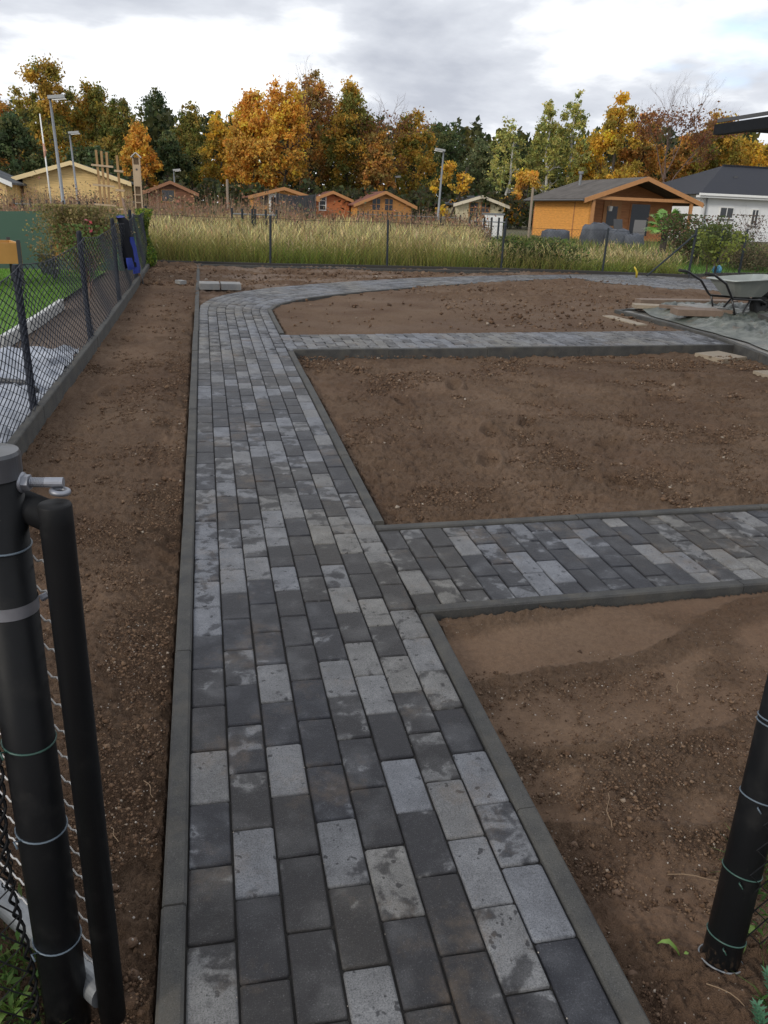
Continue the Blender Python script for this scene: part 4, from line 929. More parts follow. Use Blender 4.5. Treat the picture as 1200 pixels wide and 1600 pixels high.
# ------------------------------------------------------------------ cabins
def boards(name, col, pitch=0.12, rough=0.6, vertical=False, var=.18):
    b = NB(name); p = b.pos(); sep = b.node('ShaderNodeSeparateXYZ'); b.L.new(p, sep.inputs[0])
    s = b.math('MULTIPLY', sep.outputs['X' if vertical else 'Z'], 1/pitch); fr = b.math('FRACT', s)
    gro = b.ramp(fr, [(0.0, 0.0), (0.07, 1.0), (0.95, 1.0), (1.0, 0.0)]); n = b.noise(b.pos((3, 3, 22)), 1, 4, .6)
    c = b.mix(b.ramp(n, [(.3, 0), (.7, 1)]), tuple(x*(1-var) for x in col), tuple(x*(1+var) for x in col))
    b.set(Base_Color=c, Roughness=rough); b.bump(gro, 0.8, 0.012); return b.m
def roofmat(name, col):
    b = NB(name); p = b.pos(); n = b.noise(p, 1.6, 5, .65); c = b.mix(b.ramp(n, [(.3, 0), (.7, 1)]), tuple(x*.7 for x in col), tuple(x*1.35 for x in col))
    st = b.node('ShaderNodeSeparateXYZ'); b.L.new(p, st.inputs[0]); fr = b.math('FRACT', b.math('MULTIPLY', st.outputs['Y'], 1.0))
    c = b.mix(b.ramp(fr, [(0, .5), (.06, 0), (.94, 0), (1, .5)]), c, tuple(x*.4 for x in col)); b.set(Base_Color=c, Roughness=.95); b.p.inputs['Specular IOR Level'].default_value = .12; b.bump(n, .3, .02); return b.m
M_GLASS = NB('window_glass').set(Base_Color=(0.02, 0.024, 0.028, 1), Roughness=0.08).m
M_WHITE = plain('white_paint', (0.72, 0.72, 0.70), 0.5, 0, .05, 5)
M_GUT = plain('dark_gutter', (0.05, 0.05, 0.052), 0.5)
def cabin(name, label, x0, y0, W_, L_, He, Hr, wall, trim, roof, ov=0.35, ovf=0.5, features=(), z0=0.38, rz=0.0, cat='cabin', group='wooden cabins in front of the wood', gutter=False, side=None):
    """front-left corner at x0,y0; front faces the viewer; ridge runs away"""
    t = thing(name, (x0, y0, z0), label, cat, group); t.rotation_euler.z = rz; th = .12
    def P(x, y, z): return (x, y, z)
    fr = MB().prism([P(0, 0, 0), P(W_, 0, 0), P(W_, 0, He), P(W_/2, 0, Hr-.06), P(0, 0, He)], (0, 0, 0), (0, th, 0)); fr.build('front_wall', wall, t, local=True)
    MB().prism([P(0, L_-th, 0), P(W_, L_-th, 0), P(W_, L_-th, He), P(W_/2, L_-th, Hr-.06), P(0, L_-th, He)], (0, 0, 0), (0, th, 0)).build('rear_wall', wall, t, local=True)
    for xx in (0.0, W_-th): MB().box((xx+th/2, L_/2, He/2), (th-.004, L_-2*th-.004, He)).build('side_wall', side or wall, t, local=True)
    sl = (Hr-He)/(W_/2); rt = .09
    for sgn in (-1, 1):
        e = W_/2+ov; a = (W_/2, Hr); bq = (W_/2+sgn*e, Hr-sl*e)
        poly = [P(a[0], -ovf, a[1]), P(bq[0], -ovf, bq[1]), P(bq[0], -ovf, bq[1]+rt), P(a[0], -ovf, a[1]+rt)]
        r_ = MB().prism(poly, (0, 0, 0), (0, L_+ovf+.3, 0)).build('roof', roof, t, local=True)
        fa = [P(a[0], -ovf-.03, a[1]-.10), P(bq[0]+sgn*.02, -ovf-.03, bq[1]-.12), P(bq[0]+sgn*.02, -ovf-.03, bq[1]+rt+.01), P(a[0], -ovf-.03, a[1]+rt+.01)]
        MB().prism(fa, (0, 0, 0), (0, .026, 0)).build('fascia', trim, t, local=True)
        if gutter: MB().tube([P(bq[0]+sgn*.05, -ovf, bq[1]+.0), P(bq[0]+sgn*.05, L_+.3, bq[1]+.0)], .05, 8).build('gutter', M_GUT, t, local=True)
    for k in (.1, .5, .9):
        for s2 in (1,): MB().box((W_*k, -ovf/2, He+(Hr-He)*(1-abs(k-.5)*2)-.1), (.1, ovf-.05, .09)).build('purlin', trim, t, local=True)
    for f in features:
        kind = f[0]
        if kind == 'window':
            _, x, z, w, h, fm, nx, nz = f
            w_ = MB().box((x, -.012, z), (w+.14, .05, h+.14)).build('window', fm, t, local=True)
            MB().box((x, -.041, z), (w, .006, h)).build('pane', M_GLASS, w_, local=True)
            bb_ = MB()
            for i in range(1, nx): bb_.box((x-w/2+w*i/nx, -.050, z), (.035, .01, h))
            for i in range(1, nz): bb_.box((x, -.0505, z-h/2+h*i/nz), (w, .009, .035))
            if bb_.v: bb_.build('glazing_bar', fm, w_, local=True)
        elif kind == 'door':
            _, x, w, h, dm = f
            d_ = MB().box((x, -.02, h/2), (w, .06, h)).build('door', dm, t, local=True); MB().box((x, -.056, h*.62), (w*.6, .008, h*.5)).build('pane', M_GLASS, d_, local=True)
        elif kind == 'chimney':
            _, x, y, z, hh = f; c_ = MB().tube([(x, y, z), (x, y, z+hh)], .07, 10).tube([(x, y, z+hh), (x, y, z+hh+.12)], .13, 10).build('chimney_pipe', M_GALVD, t, local=True)
        elif kind == 'box': _, nm, c, sz, mt = f; MB().box(c, sz).build(nm, mt, t, local=True)
    return t
W_ORG = boards('sunlit_orange_boards', (0.66, 0.30, 0.065)); W_ORD = boards('shaded_orange_boards', (0.38, 0.155, 0.055)); W_OR2 = boards('ochre_boards', (0.42, 0.19, 0.05), .14, .6, True); W_CRM = boards('cream_boards', (0.70, 0.49, 0.21)); W_CR2 = boards('pale_cream_boards', (0.56, 0.50, 0.33))  # W_ORG has sunlight painted in, W_ORD the porch shade on the same boards
W_RED = boards('red_orange_boards', (0.42, 0.13, 0.04))
T_ORG = plain('orange_trim', (0.40, 0.19, 0.07), .6, 0, .1, 6); T_CRM = plain('cream_trim', (0.70, 0.55, 0.30), .6, 0, .06, 6); T_PALE = plain('pale_trim', (0.62, 0.55, 0.42), .6, 0, .06, 6)
RF_G = roofmat('grey_felt_roof', (0.10, 0.090, 0.082)); RF_R = roofmat('red_brown_felt', (0.17, 0.075, 0.055)); RF_D = roofmat('dark_grey_felt', (0.09, 0.095, 0.10))
def XY(b, d): return polar(b, d)
# large cabin with porch
x0, y0 = 18.05, 38.2
BIG = cabin('log_cabin', 'large bright orange log cabin with grey roof and shaded porch gable', x0, y0+1.6, 5.3, 5.4, 1.95, 2.86, W_ORD, T_ORG, RF_G, .45, 2.0,
      [('window', 3.55, 1.0, 1.0, 1.5, W_ORD, 1, 1), ('door', 2.0, .95, 1.85, T_ORG), ('chimney', 1.3, 2.6, 2.6, .55), ('box', 'porch_beam', (2.65, -1.85, 1.93), (5.25, .12, .14), T_ORG)], gutter=True, side=W_ORG)
for xx in (.08, 5.22): MB().box((xx, -1.85, .93), (.14, .12, 1.86)).build('porch_post', T_ORG, BIG, local=True)
MB().box((.062, -.82, .97), (.118, 1.62, 1.93)).build('porch_side_wall', W_ORG, BIG, local=True)
lan = thing('porch_lamp', (x0+1.55, y0+.9, 1.95), 'white hanging pot on the porch of the large orange cabin', 'pot')
MB().tube([(x0+1.55, y0+.9, 2.25), (x0+1.55, y0+.9, 2.0)], .01, 5).build('hook', M_GUT, lan); MB().tube([(x0+1.55, y0+.9, 1.75), (x0+1.55, y0+.9, 1.98)], [.09, .13], 12).build('bowl', M_WHITE, lan)
# small cabins
x, y = XY(10.09, 60); cabin('garden_cabin', 'ochre cabin with red brown roof, right one of the middle pair', x, y, 3.9, 4.2, 1.33, 2.14, W_OR2, T_ORG, RF_R, .3, .4, [('window', 1.35, 1.35, .55, .75, W_OR2, 2, 2), ('window', 2.25, 1.35, .55, .75, W_OR2, 2, 2)], side=W_ORG)
x, y = XY(7.29, 62); cabin('garden_cabin', 'small red orange cabin with white door, left one of the middle pair', x, y, 2.5, 3.6, 1.57, 2.04, W_RED, T_ORG, RF_R, .25, .4, [('window', .55, 1.3, .4, .9, M_WHITE, 1, 3)])
x, y = XY(3.22, 58); cabin('garden_cabin', 'orange cabin beside the black tarpaulin with pale double door', x, y, 4.1, 3.8, 1.53, 2.08, W_ORG, T_ORG, RF_R, .3, .4, [('door', 1.45, .8, 1.75, M_WHITE), ('window', .75, 1.3, .5, .6, T_ORG, 1, 1)])
x, y = XY(16.66, 62); cabin('garden_cabin', 'small cream cabin with dark roof right of the tall street lamp', x, y, 3.6, 4.0, 1.60, 2.14, W_CR2, T_PALE, RF_D, .3, .4, [('window', 1.35, 1.25, .6, .9, W_OR2, 2, 3), ('window', 2.2, 1.25, .6, .9, W_OR2, 2, 3)])
x, y = XY(-3.40, 60); cabin('garden_cabin', 'dark brown cabin behind the wooden tower on the left', x, y, 3.0, 3.6, 1.60, 2.20, boards('dark_brown_boards', (0.20, 0.085, 0.045)), plain('brown_trim', (0.26, 0.12, 0.06), .6), RF_R, .3, .4, [('window', 1.3, 1.35, .8, .7, T_ORG, 1, 1)])
x, y = XY(-10.72, 50); cabin('garden_house', 'cream boarded gable house behind the two left lamp posts', x, y, 5.1, 6.0, 1.94, 2.73, W_CRM, T_CRM, RF_D, .45, .45, [], gutter=False, cat='house')
x, y = XY(-17.55, 48); cabin('garden_house', 'cream house mostly beyond the left picture edge', x, y, 5.0, 5.0, 1.64, 2.17+.5, W_CRM, M_WHITE, RF_D, .35, .4, [], cat='house')
# white house
def white_house():
    b = NB('white_render'); p = b.pos(); b.set(Base_Color=b.mix(b.noise(p, 2, 4, .6), (.66, .67, .68), (.76, .77, .78)), Roughness=.9); wall = b.m
    rf = NB('anthracite_tiles'); p = rf.pos(); s_ = rf.node('ShaderNodeSeparateXYZ'); rf.L.new(p, s_.inputs[0])
    fr = rf.math('FRACT', rf.math('MULTIPLY', s_.outputs['Z'], 5.5)); rf.p.inputs['Specular IOR Level'].default_value = .2; rf.set(Base_Color=(.026, .028, .036, 1), Roughness=.7); rf.bump(fr, .7, .03)
    xl, yl = XY(32.12, 56); z0 = .38; t = thing('white_house', (xl, yl, z0), 'white rendered bungalow with dark hipped roof at the right edge', 'house')
    Wd, Ln, H1, H2 = 13.0, 9.0, 2.62, 4.55
    MB().box((Wd/2, Ln/2, H1/2), (Wd, Ln, H1)).build('wall', wall, t, local=True)
    o_ = .6; A = (-o_, -o_, H1); B_ = (Wd+o_, -o_, H1); C_ = (Wd+o_, Ln+o_, H1); D_ = (-o_, Ln+o_, H1); E_ = (Ln/2-.6, Ln/2, H2); F_ = (Wd-Ln/2+.6, Ln/2, H2)
    r_ = MB().add([A, B_, C_, D_, E_, F_, (-o_, -o_, H1-.02), (Wd+o_, -o_, H1-.02), (Wd+o_, Ln+o_, H1-.02), (-o_, Ln+o_, H1-.02)], [(0, 1, 5, 4), (1, 2, 5), (2, 3, 4, 5), (3, 0, 4), (9, 8, 7, 6), (0, 6, 7, 1), (1, 7, 8, 2), (2, 8, 9, 3), (3, 9, 6, 0)]).build('roof', rf.m, t, local=True)
    rd = MB(); 
    for i in range(26): x_ = E_[0]+(F_[0]-E_[0])*(i+.5)/26; rd.box((x_, Ln/2, H2+.03), (.16, .2, .10))
    q = rd.build('ridge_tiles', rf.m, r_, local=True); q['kind'] = 'stuff'
    MB().box((3.6, 2.4, 3.68), (.28, .1, .3), 0, -.2).build('roof_vent', M_GUT, r_, local=True)
    MB().box((Wd/2, -o_-.04, H1-.02), (Wd+1.3, .09, .13)).build('gutter', M_WHITE, t, local=True); MB().box((Wd/2, -o_/2-.01, H1-.12), (Wd+1.0, o_-.06, .16)).build('soffit', wall, t, local=True)
    for x_, z_, w_, h_ in ((1.75, 1.62, .85, .55), (3.75, 1.42, .38, .85)):
        f = MB().box((x_, -.02, z_), (w_+.14, .08, h_+.14)).build('window', M_WHITE, t, local=True); MB().box((x_, -.063, z_), (w_, .01, h_)).build('pane', M_GLASS, f, local=True); MB().box((x_, -.07, z_), (.05, .01, h_)).build('glazing_bar', M_WHITE, f, local=True)
        MB().box((x_, -.06, z_-h_/2-.1), (w_+.24, .14, .04)).build('sill', M_GALVD, f, local=True)
    MB().tube([(.25, -.10, .05), (.25, -.10, H1-.1)], .05, 8).build('downpipe', M_GALVD, t, local=True)
white_house()

# lamps
def street_lamp(b, d, H, label, side=1, r=.055, tilt=0.0):
    x, y = polar(b, d); z0 = .38; t = thing('street_lamp', (x, y, z0), label, 'street lamp', 'street lamps along the lane')
    MB().tube([(x, y, z0-.2), (x, y, z0+.9), (x, y, z0+.92), (x+tilt, y, z0+H)], [r*1.25, r*1.25, r, r*.62], 10).build('mast', M_GALVD, t, True)
    MB().box((x+tilt+side*.19, y, z0+H+.05), (.5, .22, .10), 0, 0, -.12*side).build('lamp_head', plain('lamp_housing', (.33, .34, .34), .5), t)
    MB().box((x+tilt+side*.28, y, z0+H-.022), (.42, .18, .03), 0, 0, -.12*side).build('lamp_glass', M_WHITE, t)
    return t
street_lamp(-8.53, 31, 4.00, 'tallest street lamp in front of the cream gable house', 1, .06, -.10)
street_lamp(-7.67, 47, 4.01, 'second street lamp right of the tallest one, by the cream gable', 1, .06, -.1)
street_lamp(-1.73, 62, 3.01, 'small distant street lamp right of the dark brown cabin', 1, .05)
street_lamp(15.51, 46, 4.00, 'street lamp standing alone right of the middle cabins', -1, .062, .1)
street_lamp(12.57, 76, 3.72, 'tiny distant street lamp behind the middle cabins', 1, .05)
x, y = polar(-9.20, 40); fp = thing('flagpole', (x, y, .38), 'white flagpole with furled flag left of the tallest lamp', 'flagpole')
MB().tube([(x, y, .3), (x-.12, y, .38+4.24)], [.04, .025], 8).build('pole', M_WHITE, fp, True); MB().tube([(x-.10, y, 3.5), (x-.06, y-.03, 3.2), (x-.10, y, 2.9)], [.03, .07, .02], 6).build('furled_flag', plain('flag_cloth', (.5, .28, .2), .8), fp)

# back-lane clutter
def rail(b0, b1, d, label, n=6):
    a = polar(b0, d); c = polar(b1, d); t = thing('lane_fence', (*a, .38), label, 'fence'); 
    MB().tube([(*a, 1.15), (*c, 1.15)], .022, 6).build('top_rail', M_GALVD, t)
    for i in range(n): 
        f = i/(n-1); MB().tube([(a[0]+(c[0]-a[0])*f, a[1]+(c[1]-a[1])*f, .3), (a[0]+(c[0]-a[0])*f, a[1]+(c[1]-a[1])*f, 1.3)], .035, 6).build('upright', M_POST2, t)
rail(1.85, 3.17, 24, 'low grey rail fence left of the brown weeds', 3); rail(3.34, 4.76, 24, 'taller grey rail beside the low one in the weeds', 3); rail(17.64, 20.04, 30, 'dark rail fence before the white cabinet', 6)
rail(10.18, 17.00, 44, 'thin picket row in the weeds before the middle cabins', 22); rail(-11.37, -6.19, 30, 'low dark fence in dead weeds before the cream house', 12)
x, y = polar(19.16, 36); cbn = thing('white_cabinet', (x, y, .38), 'white utility cabinet behind the dark rail fence', 'cabinet')
MB().box((x, y, .38+.5), (.72, .5, 1.0)).build('housing', M_WHITE, cbn); MB().box((x, y, .38+1.03), (.8, .58, .06)).build('lid', M_GALVD, cbn); MB().box((x, y-.256, .9), (.6, .01, .8)).build('door_panel', M_WHITE, cbn)
x, y = polar(5.39, 52); tp = thing('tarpaulin_shelter', (x, y, .38), 'black tarpaulin shelter between the orange cabins', 'shelter')
M_TARP = plain('black_tarpaulin', (.022, .024, .028), .5, 0, .3, 3, .3)
vs = []; 
for k in range(3):
    for i in range(9): f = i/8; vs.append((x-.55+2.3*f, y+.03*math.sin(i*1.7+k), .38+[0.3, 1.3, 1.72][k]+(-.10*math.sin(math.pi*f) if k == 2 else 0)+(.08*math.sin(i*2.1) if k == 0 else 0)))
mb = MB().add(vs+[(a, b_+.9, c) for a, b_, c in vs], [(r*9+i, r*9+i+1, (r+1)*9+i+1, (r+1)*9+i) for r in range(2) for i in range(8)]+[(18+i, 19+i, 27+19+i, 27+18+i) for i in range(8)]); mb.build('sheet', M_TARP, tp)
for i in (0, 1): MB().tube([(x-.58+2.36*i, y-.04, .3), (x-.58+2.36*i, y-.04, 2.15)], .03, 6).build('frame_post', M_GUT, tp)
for px_, d_, h_, lab in ((1.60, 40, 2.05, 'tall weathered timber post in the weeds left of the orange cabin'), (21.59, 36, 2.10, 'metal flue post beside the left wall of the large cabin')):
    x, y = polar(px_, d_); o = MB().tube([(x, y, .3), (x, y, .38+h_)], .055, 8).build('upright_post', M_GALVD if h_ > 2.1 else plain('weathered_post', (.25, .2, .15), .8)); props(o, lab, 'post')

# covered furniture and plants by the large cabin
M_COVER = plain('grey_furniture_cover', (.065, .072, .085), .75, 0, .45, 2.5, .6)
def draped(b, d, w, h, dp, label, seed):
    x, y = polar(b, d); rs = random.Random(seed); vs = []; n = 16; prof = [(1.05, 0), (1.0, .35), (.98, .8), (.86, .97), (.4, 1.02), (0.02, 1.0)]
    for k, (s_, z) in enumerate(prof):
        for i in range(n):
            a = 6.283*i/n; sx = abs(math.cos(a))**.5*math.copysign(1, math.cos(a)); sy = abs(math.sin(a))**.5*math.copysign(1, math.sin(a)); q = 1+rs.uniform(-.13, .13)
            vs.append((x+sx*w/2*s_*q, y+sy*dp/2*s_*q, .38+h*z*(1+rs.uniform(-.14, .10))))
    fs = [(k*n+i, k*n+(i+1) % n, (k+1)*n+(i+1) % n, (k+1)*n+i) for k in range(len(prof)-1) for i in range(n)]
    o = MB().add(vs, fs).build('covered_furniture', M_COVER, None, True); props(o, label, 'furniture cover', 'covered garden furniture by the large cabin')
draped(25.95, 35, 1.05, .80, .9, 'large grey cover over furniture, left one at the cabin porch', 1); draped(27.28, 34.5, .8, .62, .8, 'grey cover over a round seat in the middle of the covered row', 2)
draped(28.23, 34.5, .8, .50, .7, 'low grey cover on a small table right of the covered seats', 3); draped(23.38, 35.5, 1.1, .5, .7, 'dark covered heap against the bright left wall of the large cabin', 4)
def chair(b, d, label, rz):
    x, y = polar(b, d); t = thing('garden_chair', (x, y, .38), label, 'chair', 'black chairs on the cabin porch'); m_ = M_GUT
    MB().box((0, 0, .42), (.5, .48, .04)).build('seat', m_, t, local=True); MB().box((0, .25, .72), (.48, .04, .6), 0, -.2).build('backrest', m_, t, local=True)
    for sx in (-1, 1):
        for sy in (-1, 1): MB().tube([(sx*.22, sy*.2, 0), (sx*.22, sy*.2, .41)], .018, 6).build('leg', m_, t, local=True)
    t.rotation_euler.z = rz
chair(27.52, 37.5, 'black garden chair before the glass door on the cabin porch', .3); chair(28.55, 37.2, 'black garden chair right of the glass door on the cabin porch', -.6)

def palm():
    x, y = polar(30.20, 27); z0 = .38; t = thing('fan_palm', (x, y, z0), 'bright green fan palm in front of the large cabin porch', 'palm')
    MB().tube([(x, y, z0-.1), (x, y, z0+.80)], [.11, .09], 10).build('trunk', M_BARK, t); mg = plain('palm_green', (.14, .27, .05), .5, 0, .25, 3)
    rs = random.Random(4)
    for k in range(26):
        a = rs.uniform(0, 6.28); el = rs.uniform(-.15, 1.3); d = Vector((math.cos(a)*math.cos(el), math.sin(a)*math.cos(el), math.sin(el))); c = Vector((x, y, z0+.82)); e = c+d*rs.uniform(.24, .36)
        mb = MB().tube([c, e], .008, 4); s1 = d.cross(Vector((0, 0, 1))).normalized(); u = s1.cross(d)
        for j in range(-7, 8):
            an = j*.2; dr = (d*math.cos(an)+s1*math.sin(an)).normalized(); L0 = .42*(1-.25*abs(j)/7); w = (s1*math.cos(an)-d*math.sin(an))*.042
            p1 = e+dr*L0*.55; p2 = e+dr*L0+Vector((0, 0, -.07-rs.uniform(0, .06))); mb.add([e, p1-w+u*.004, p2, p1+w+u*.004], [(0, 1, 2, 3)])
        mb.build('frond', mg, t)
palm()
def bush(b, d, w, h, cols, label, name='shrub', n=3500, leaf=.03, stems=10, z0=None, cat='shrub', air=0.0):
    x, y = polar(b, d) if d else b; z0 = gz(x, y) if z0 is None else z0; t = thing(name, (x, y, z0), label, cat); mb = MB(); tips = []
    for k in range(stems):
        a = random.uniform(0, 6.28); branchy(mb, Vector((x, y, z0)), Vector((math.cos(a)*.5*w/h, math.sin(a)*.5*w/h, 1)).normalized(), h*.55, .008*max(1, h), 2, tips, .5, 3, .3, 4)
    mb.build('stems', M_TWIGR, t); P = np.array([tuple(p) for p, q in tips]); k = RNG.integers(0, len(P), n); P = P[k]+RNG.normal(0, 1, (n, 3))*np.array([w*.11, w*.11, h*.08])
    P[:, 2] = np.clip(P[:, 2], z0+.02, z0+h*1.02); pal = np.array(cols)[RNG.integers(0, len(cols), n)]*(1+RNG.normal(0, .25, (n, 1)))
    V, F, C = leaf_cloud(P, leaf*RNG.uniform(.6, 1.3, n), np.clip(pal, .005, .8)); np_mesh('leaves', V-np.array([x, y, z0]), F, M_LEAF, C, t); return t
bush(32.04, 23, 1.7, 1.15, [(.06, .09, .03), (.09, .11, .04), (.16, .09, .06)], 'dark green shrub before the white house wall', n=5200, leaf=.035)
bush(33.55, 22, 1.3, .95, [(.075, .10, .03), (.10, .12, .03)], 'green shrub right of the dark one in front of the white house', n=3800, leaf=.032)
bush(33.10, 18.6, .7, .85, [(.16, .20, .05), (.22, .25, .05)], 'young tree with yellow green leaves behind the fence at right', 'young_tree', n=700, leaf=.04, stems=4, cat='tree')
bush(35.39, 21, 1.8, .6, [(.12, .09, .05), (.09, .10, .04), (.18, .14, .08)], 'dry brown shrubs at the right edge behind the fence', n=3500, leaf=.028)
bush(35.21, 24, 1.2, 1.2, [(.10, .06, .05), (.12, .09, .06)], 'thin twiggy shrub standing before the white house windows', n=900, leaf=.025, stems=12)
# small lawn and ball at right
def lawn_mat():
    b = NB('lawn_green'); p = b.pos(); n = b.noise(p, 5, 5, .6); b.set(Base_Color=b.mix(n, (.075, .16, .02), (.14, .25, .035)), Roughness=.9); b.bump(b.noise(p, 60, 4, .6), .8, .02); return b.m
M_LAWN = lawn_mat()
MB().add([(9.6, 15.75, .405), (14.5, 15.9, .405), (17.5, 20.5, .405), (11.2, 20.5, .405)], [(0, 1, 2, 3)]).build('lawn', M_LAWN)['kind'] = 'structure'
n = 9000; X = RNG.uniform(9.6, 17, n); Y = RNG.uniform(15.7, 20.3, n); P = np.stack([X, Y, 0*X+.40], 1); c = jitcol((.09, .16, .028), n, .25)
V, F, C = blades(P, RNG.uniform(.04, .10, n), RNG.uniform(.01, .05, n), RNG.uniform(.006, .012, n), c, c*1.15); props(np_mesh('lawn_grass', V, F, M_LEAF, C), kind='stuff')
x, y = polar(33.66, 18.9); o = MB().sphere((x, y, .40+.10), .10, 18, 12).build('ball', plain('blue_ball_rubber', (.10, .35, .52), .4, 0, .5, 14), None, True); props(o, 'blue and white ball on the lawn behind the wheelbarrow', 'ball')

# ------------------------------------------------------------------ neighbour's garden on the left
MB().add([G(-9, 8.0, -.085), G(-1.95, 8.05, -.085), G(-1.62, 14.7, -.085), G(-9, 14.7, -.085)], [(0, 1, 2, 3)]).build('neighbour_lawn', M_LAWN)['kind'] = 'structure'
n = 15000; X = RNG.uniform(-4.2, -1.7, n); Y = 8.05+RNG.random(n)*6.5; k = X < -1.95+.05*(Y-8); X, Y = X[k], Y[k]; n = len(X); P = np.stack([X, Y, slope_np(X, Y)-.09], 1); c = jitcol((.12, .25, .03), n, .25)
V, F, C = blades(P, RNG.uniform(.03, .065, n), RNG.uniform(.01, .04, n), RNG.uniform(.004, .009, n), c, c*1.2); props(np_mesh('neighbour_lawn_grass', V, F, M_LEAF, C), kind='stuff')
ED = empty_structure('lawn_edging')
kerb_run(ED, [(-1.72, 10.6), (-1.76, 9.6), (-1.86, 8.0), (-2.9, 7.85), (-4.5, 7.9)], jl=.5, w=.06, top=.0, depth=.12, mat=plain('white_edging', (.50, .50, .48), .8))
# crumpled grey fleece over gravel
def crumple(name, x0, x1, y0, y1, zf, amp, mat, label, cat, n=70, seed=1, curve=None, fq=1.0):
    xs = np.linspace(0, 1, n); X, Y = np.meshgrid(xs, xs); XX = x0+(x1-x0)*X; YY = y0+(y1-y0)*Y
    if curve: XX, YY = curve(XX, YY, X, Y)
    w = 1-np.abs(fbm(XX*3.1*fq+2*gn(XX*1.2, YY*1.2, seed), YY*3.1*fq, 3, seed))*2; Z = zf(XX, YY)+amp*(sstep(0, .09, X) if curve else 1)*(np.clip(w, -1, 1)*.7+.5*fbm(XX*9, YY*9, 2, seed+5)+.5)
    V = np.stack([XX.ravel(), YY.ravel(), Z.ravel()], 1); i = np.arange(n-1)[:, None]*n+np.arange(n-1)[None, :]; F = np.stack([i, i+1, i+n+1, i+n], -1).reshape(-1, 4)
    o = np_mesh(name, V, F, mat, smooth=True); return props(o, label, cat)
crumple('ground_sheet', -2.9, -1.14, 4.6, 7.7, lambda X, Y: slope_np(X, Y)-.12, .08, plain('grey_fleece', (.30, .32, .36), .8, 0, .5, 3, .2), 'crumpled pale grey sheet on the ground behind the left fence', 'sheet', seed=9)
hose = [(-1.2, 6.0), (-1.3, 6.25), (-1.55, 6.35), (-1.8, 6.25), (-2.1, 6.3)]
o = MB().tube([G(a, b, -.02) for a, b in hose], .02, 8).build('drain_pipe', M_GUT, None, True); props(o, 'dark curved pipe on the grey sheet behind the left fence', 'pipe')
PL = plain('orange_planter_board', (.46, .23, .055), .5, 0, .15, 5)
def planter(x, y, w, d, h, label, rz=0):
    t = thing('raised_planter', G(x, y, -.08), label, 'planter'); b = .0
    MB().box((0, -d/2, .30+h/2), (w, .03, h)).build('front_panel', PL, t, local=True); MB().box((w/2-.015, 0, .30+h/2), (.03, d-.04, h)).build('side_panel', PL, t, local=True); MB().box((-w/2+.015, 0, .30+h/2), (.03, d-.04, h)).build('side_panel', PL, t, local=True); MB().box((0, d/2, .30+h/2), (w, .03, h)).build('back_panel', PL, t, local=True)
    MB().box((0, 0, .30+h-.06), (w-.07, d-.07, .02)).build('soil_fill', M_CLOD, t, local=True)
    for sx in (-1, 1):
        for sy in (-1, 1): MB().box((sx*(w/2-.03)*1.0, sy*(d/2+.018), .17+h/2), (.05, .02, .34+h)).build('leg', M_GUT, t, local=True)
    t.rotation_euler.z = rz
planter(-2.95, 12.6, .75, .8, .27, 'orange raised planter at the left edge on the lawn', .35); planter(-2.05, 13.6, .45, .5, .2, 'small orange raised planter beside the green screen shrub', .1)
o = MB().prism([(0, 0, 0)]*0 or [G(-2.50, 13.9, -.08), G(-2.28, 13.9, -.08), G(-2.25, 13.9, .22), G(-2.53, 13.9, .22)], (0, 0, 0), (0, .25, 0)).build('plant_tub', plain('dark_tub', (.02, .03, .03), .5)); props(o, 'dark plant tub between the two orange planters', 'tub')
# green privacy screen
SCN = thing('privacy_screen', G(-3.6, 15.2), 'green woven privacy screen closing the lawn on the left', 'screen')
ms = NB('green_screen_cloth'); p = ms.pos((60, 60, 60)); ms.set(Base_Color=ms.mix(ms.noise(ms.pos(), 1.2, 3, .5), (.040, .085, .060), (.055, .11, .078)), Roughness=.8)
ptsx = np.linspace(-9, -1.0, 60); vs = [(x_, 15.2+.015*math.sin(x_*4), gz(0, 15.2)+z_-(.02*math.sin(x_*2.4)**2 if z_ > .5 else 0)) for z_ in (-.3, .35, .80) for x_ in ptsx]
MB().add(vs, [(k*60+i, k*60+i+1, (k+1)*60+i+1, (k+1)*60+i) for k in range(2) for i in range(59)]).build('cloth', ms.m, SCN, True)
for x_ in (-8.8, -6.6, -4.4, -2.2): MB().tube([(x_, 15.24, .2), (x_, 15.24, 1.2)], .02, 8).build('screen_post', M_POST2, SCN)
bush((-1.66, 12.4), None, .62, .98, [(.26, .21, .085), (.18, .18, .06), (.30, .22, .11)], 'rounded olive brown shrub behind the left fence', 'shrub', n=14000, leaf=.02, stems=20)
bush((-1.42, 10.9), None, .4, .82, [(.09, .15, .035), (.12, .18, .05)], 'leafy rose bush with pink flowers against the left fence', 'rose_bush', n=700, leaf=.022, stems=6)
V, F, C = leaf_cloud(np.array([(-1.33, 10.6, 1.12), (-1.30, 10.55, 1.15), (-1.34, 10.7, 1.08), (-1.31, 10.6, 1.05), (-1.36, 10.65, 1.17)])+0, .028, jitcol((.62, .12, .16), 5, .1)); fl = np_mesh('rose_flower', V, F, M_LEAF, C); props(fl, 'pink rose blooms showing through the left fence wire', 'flower')
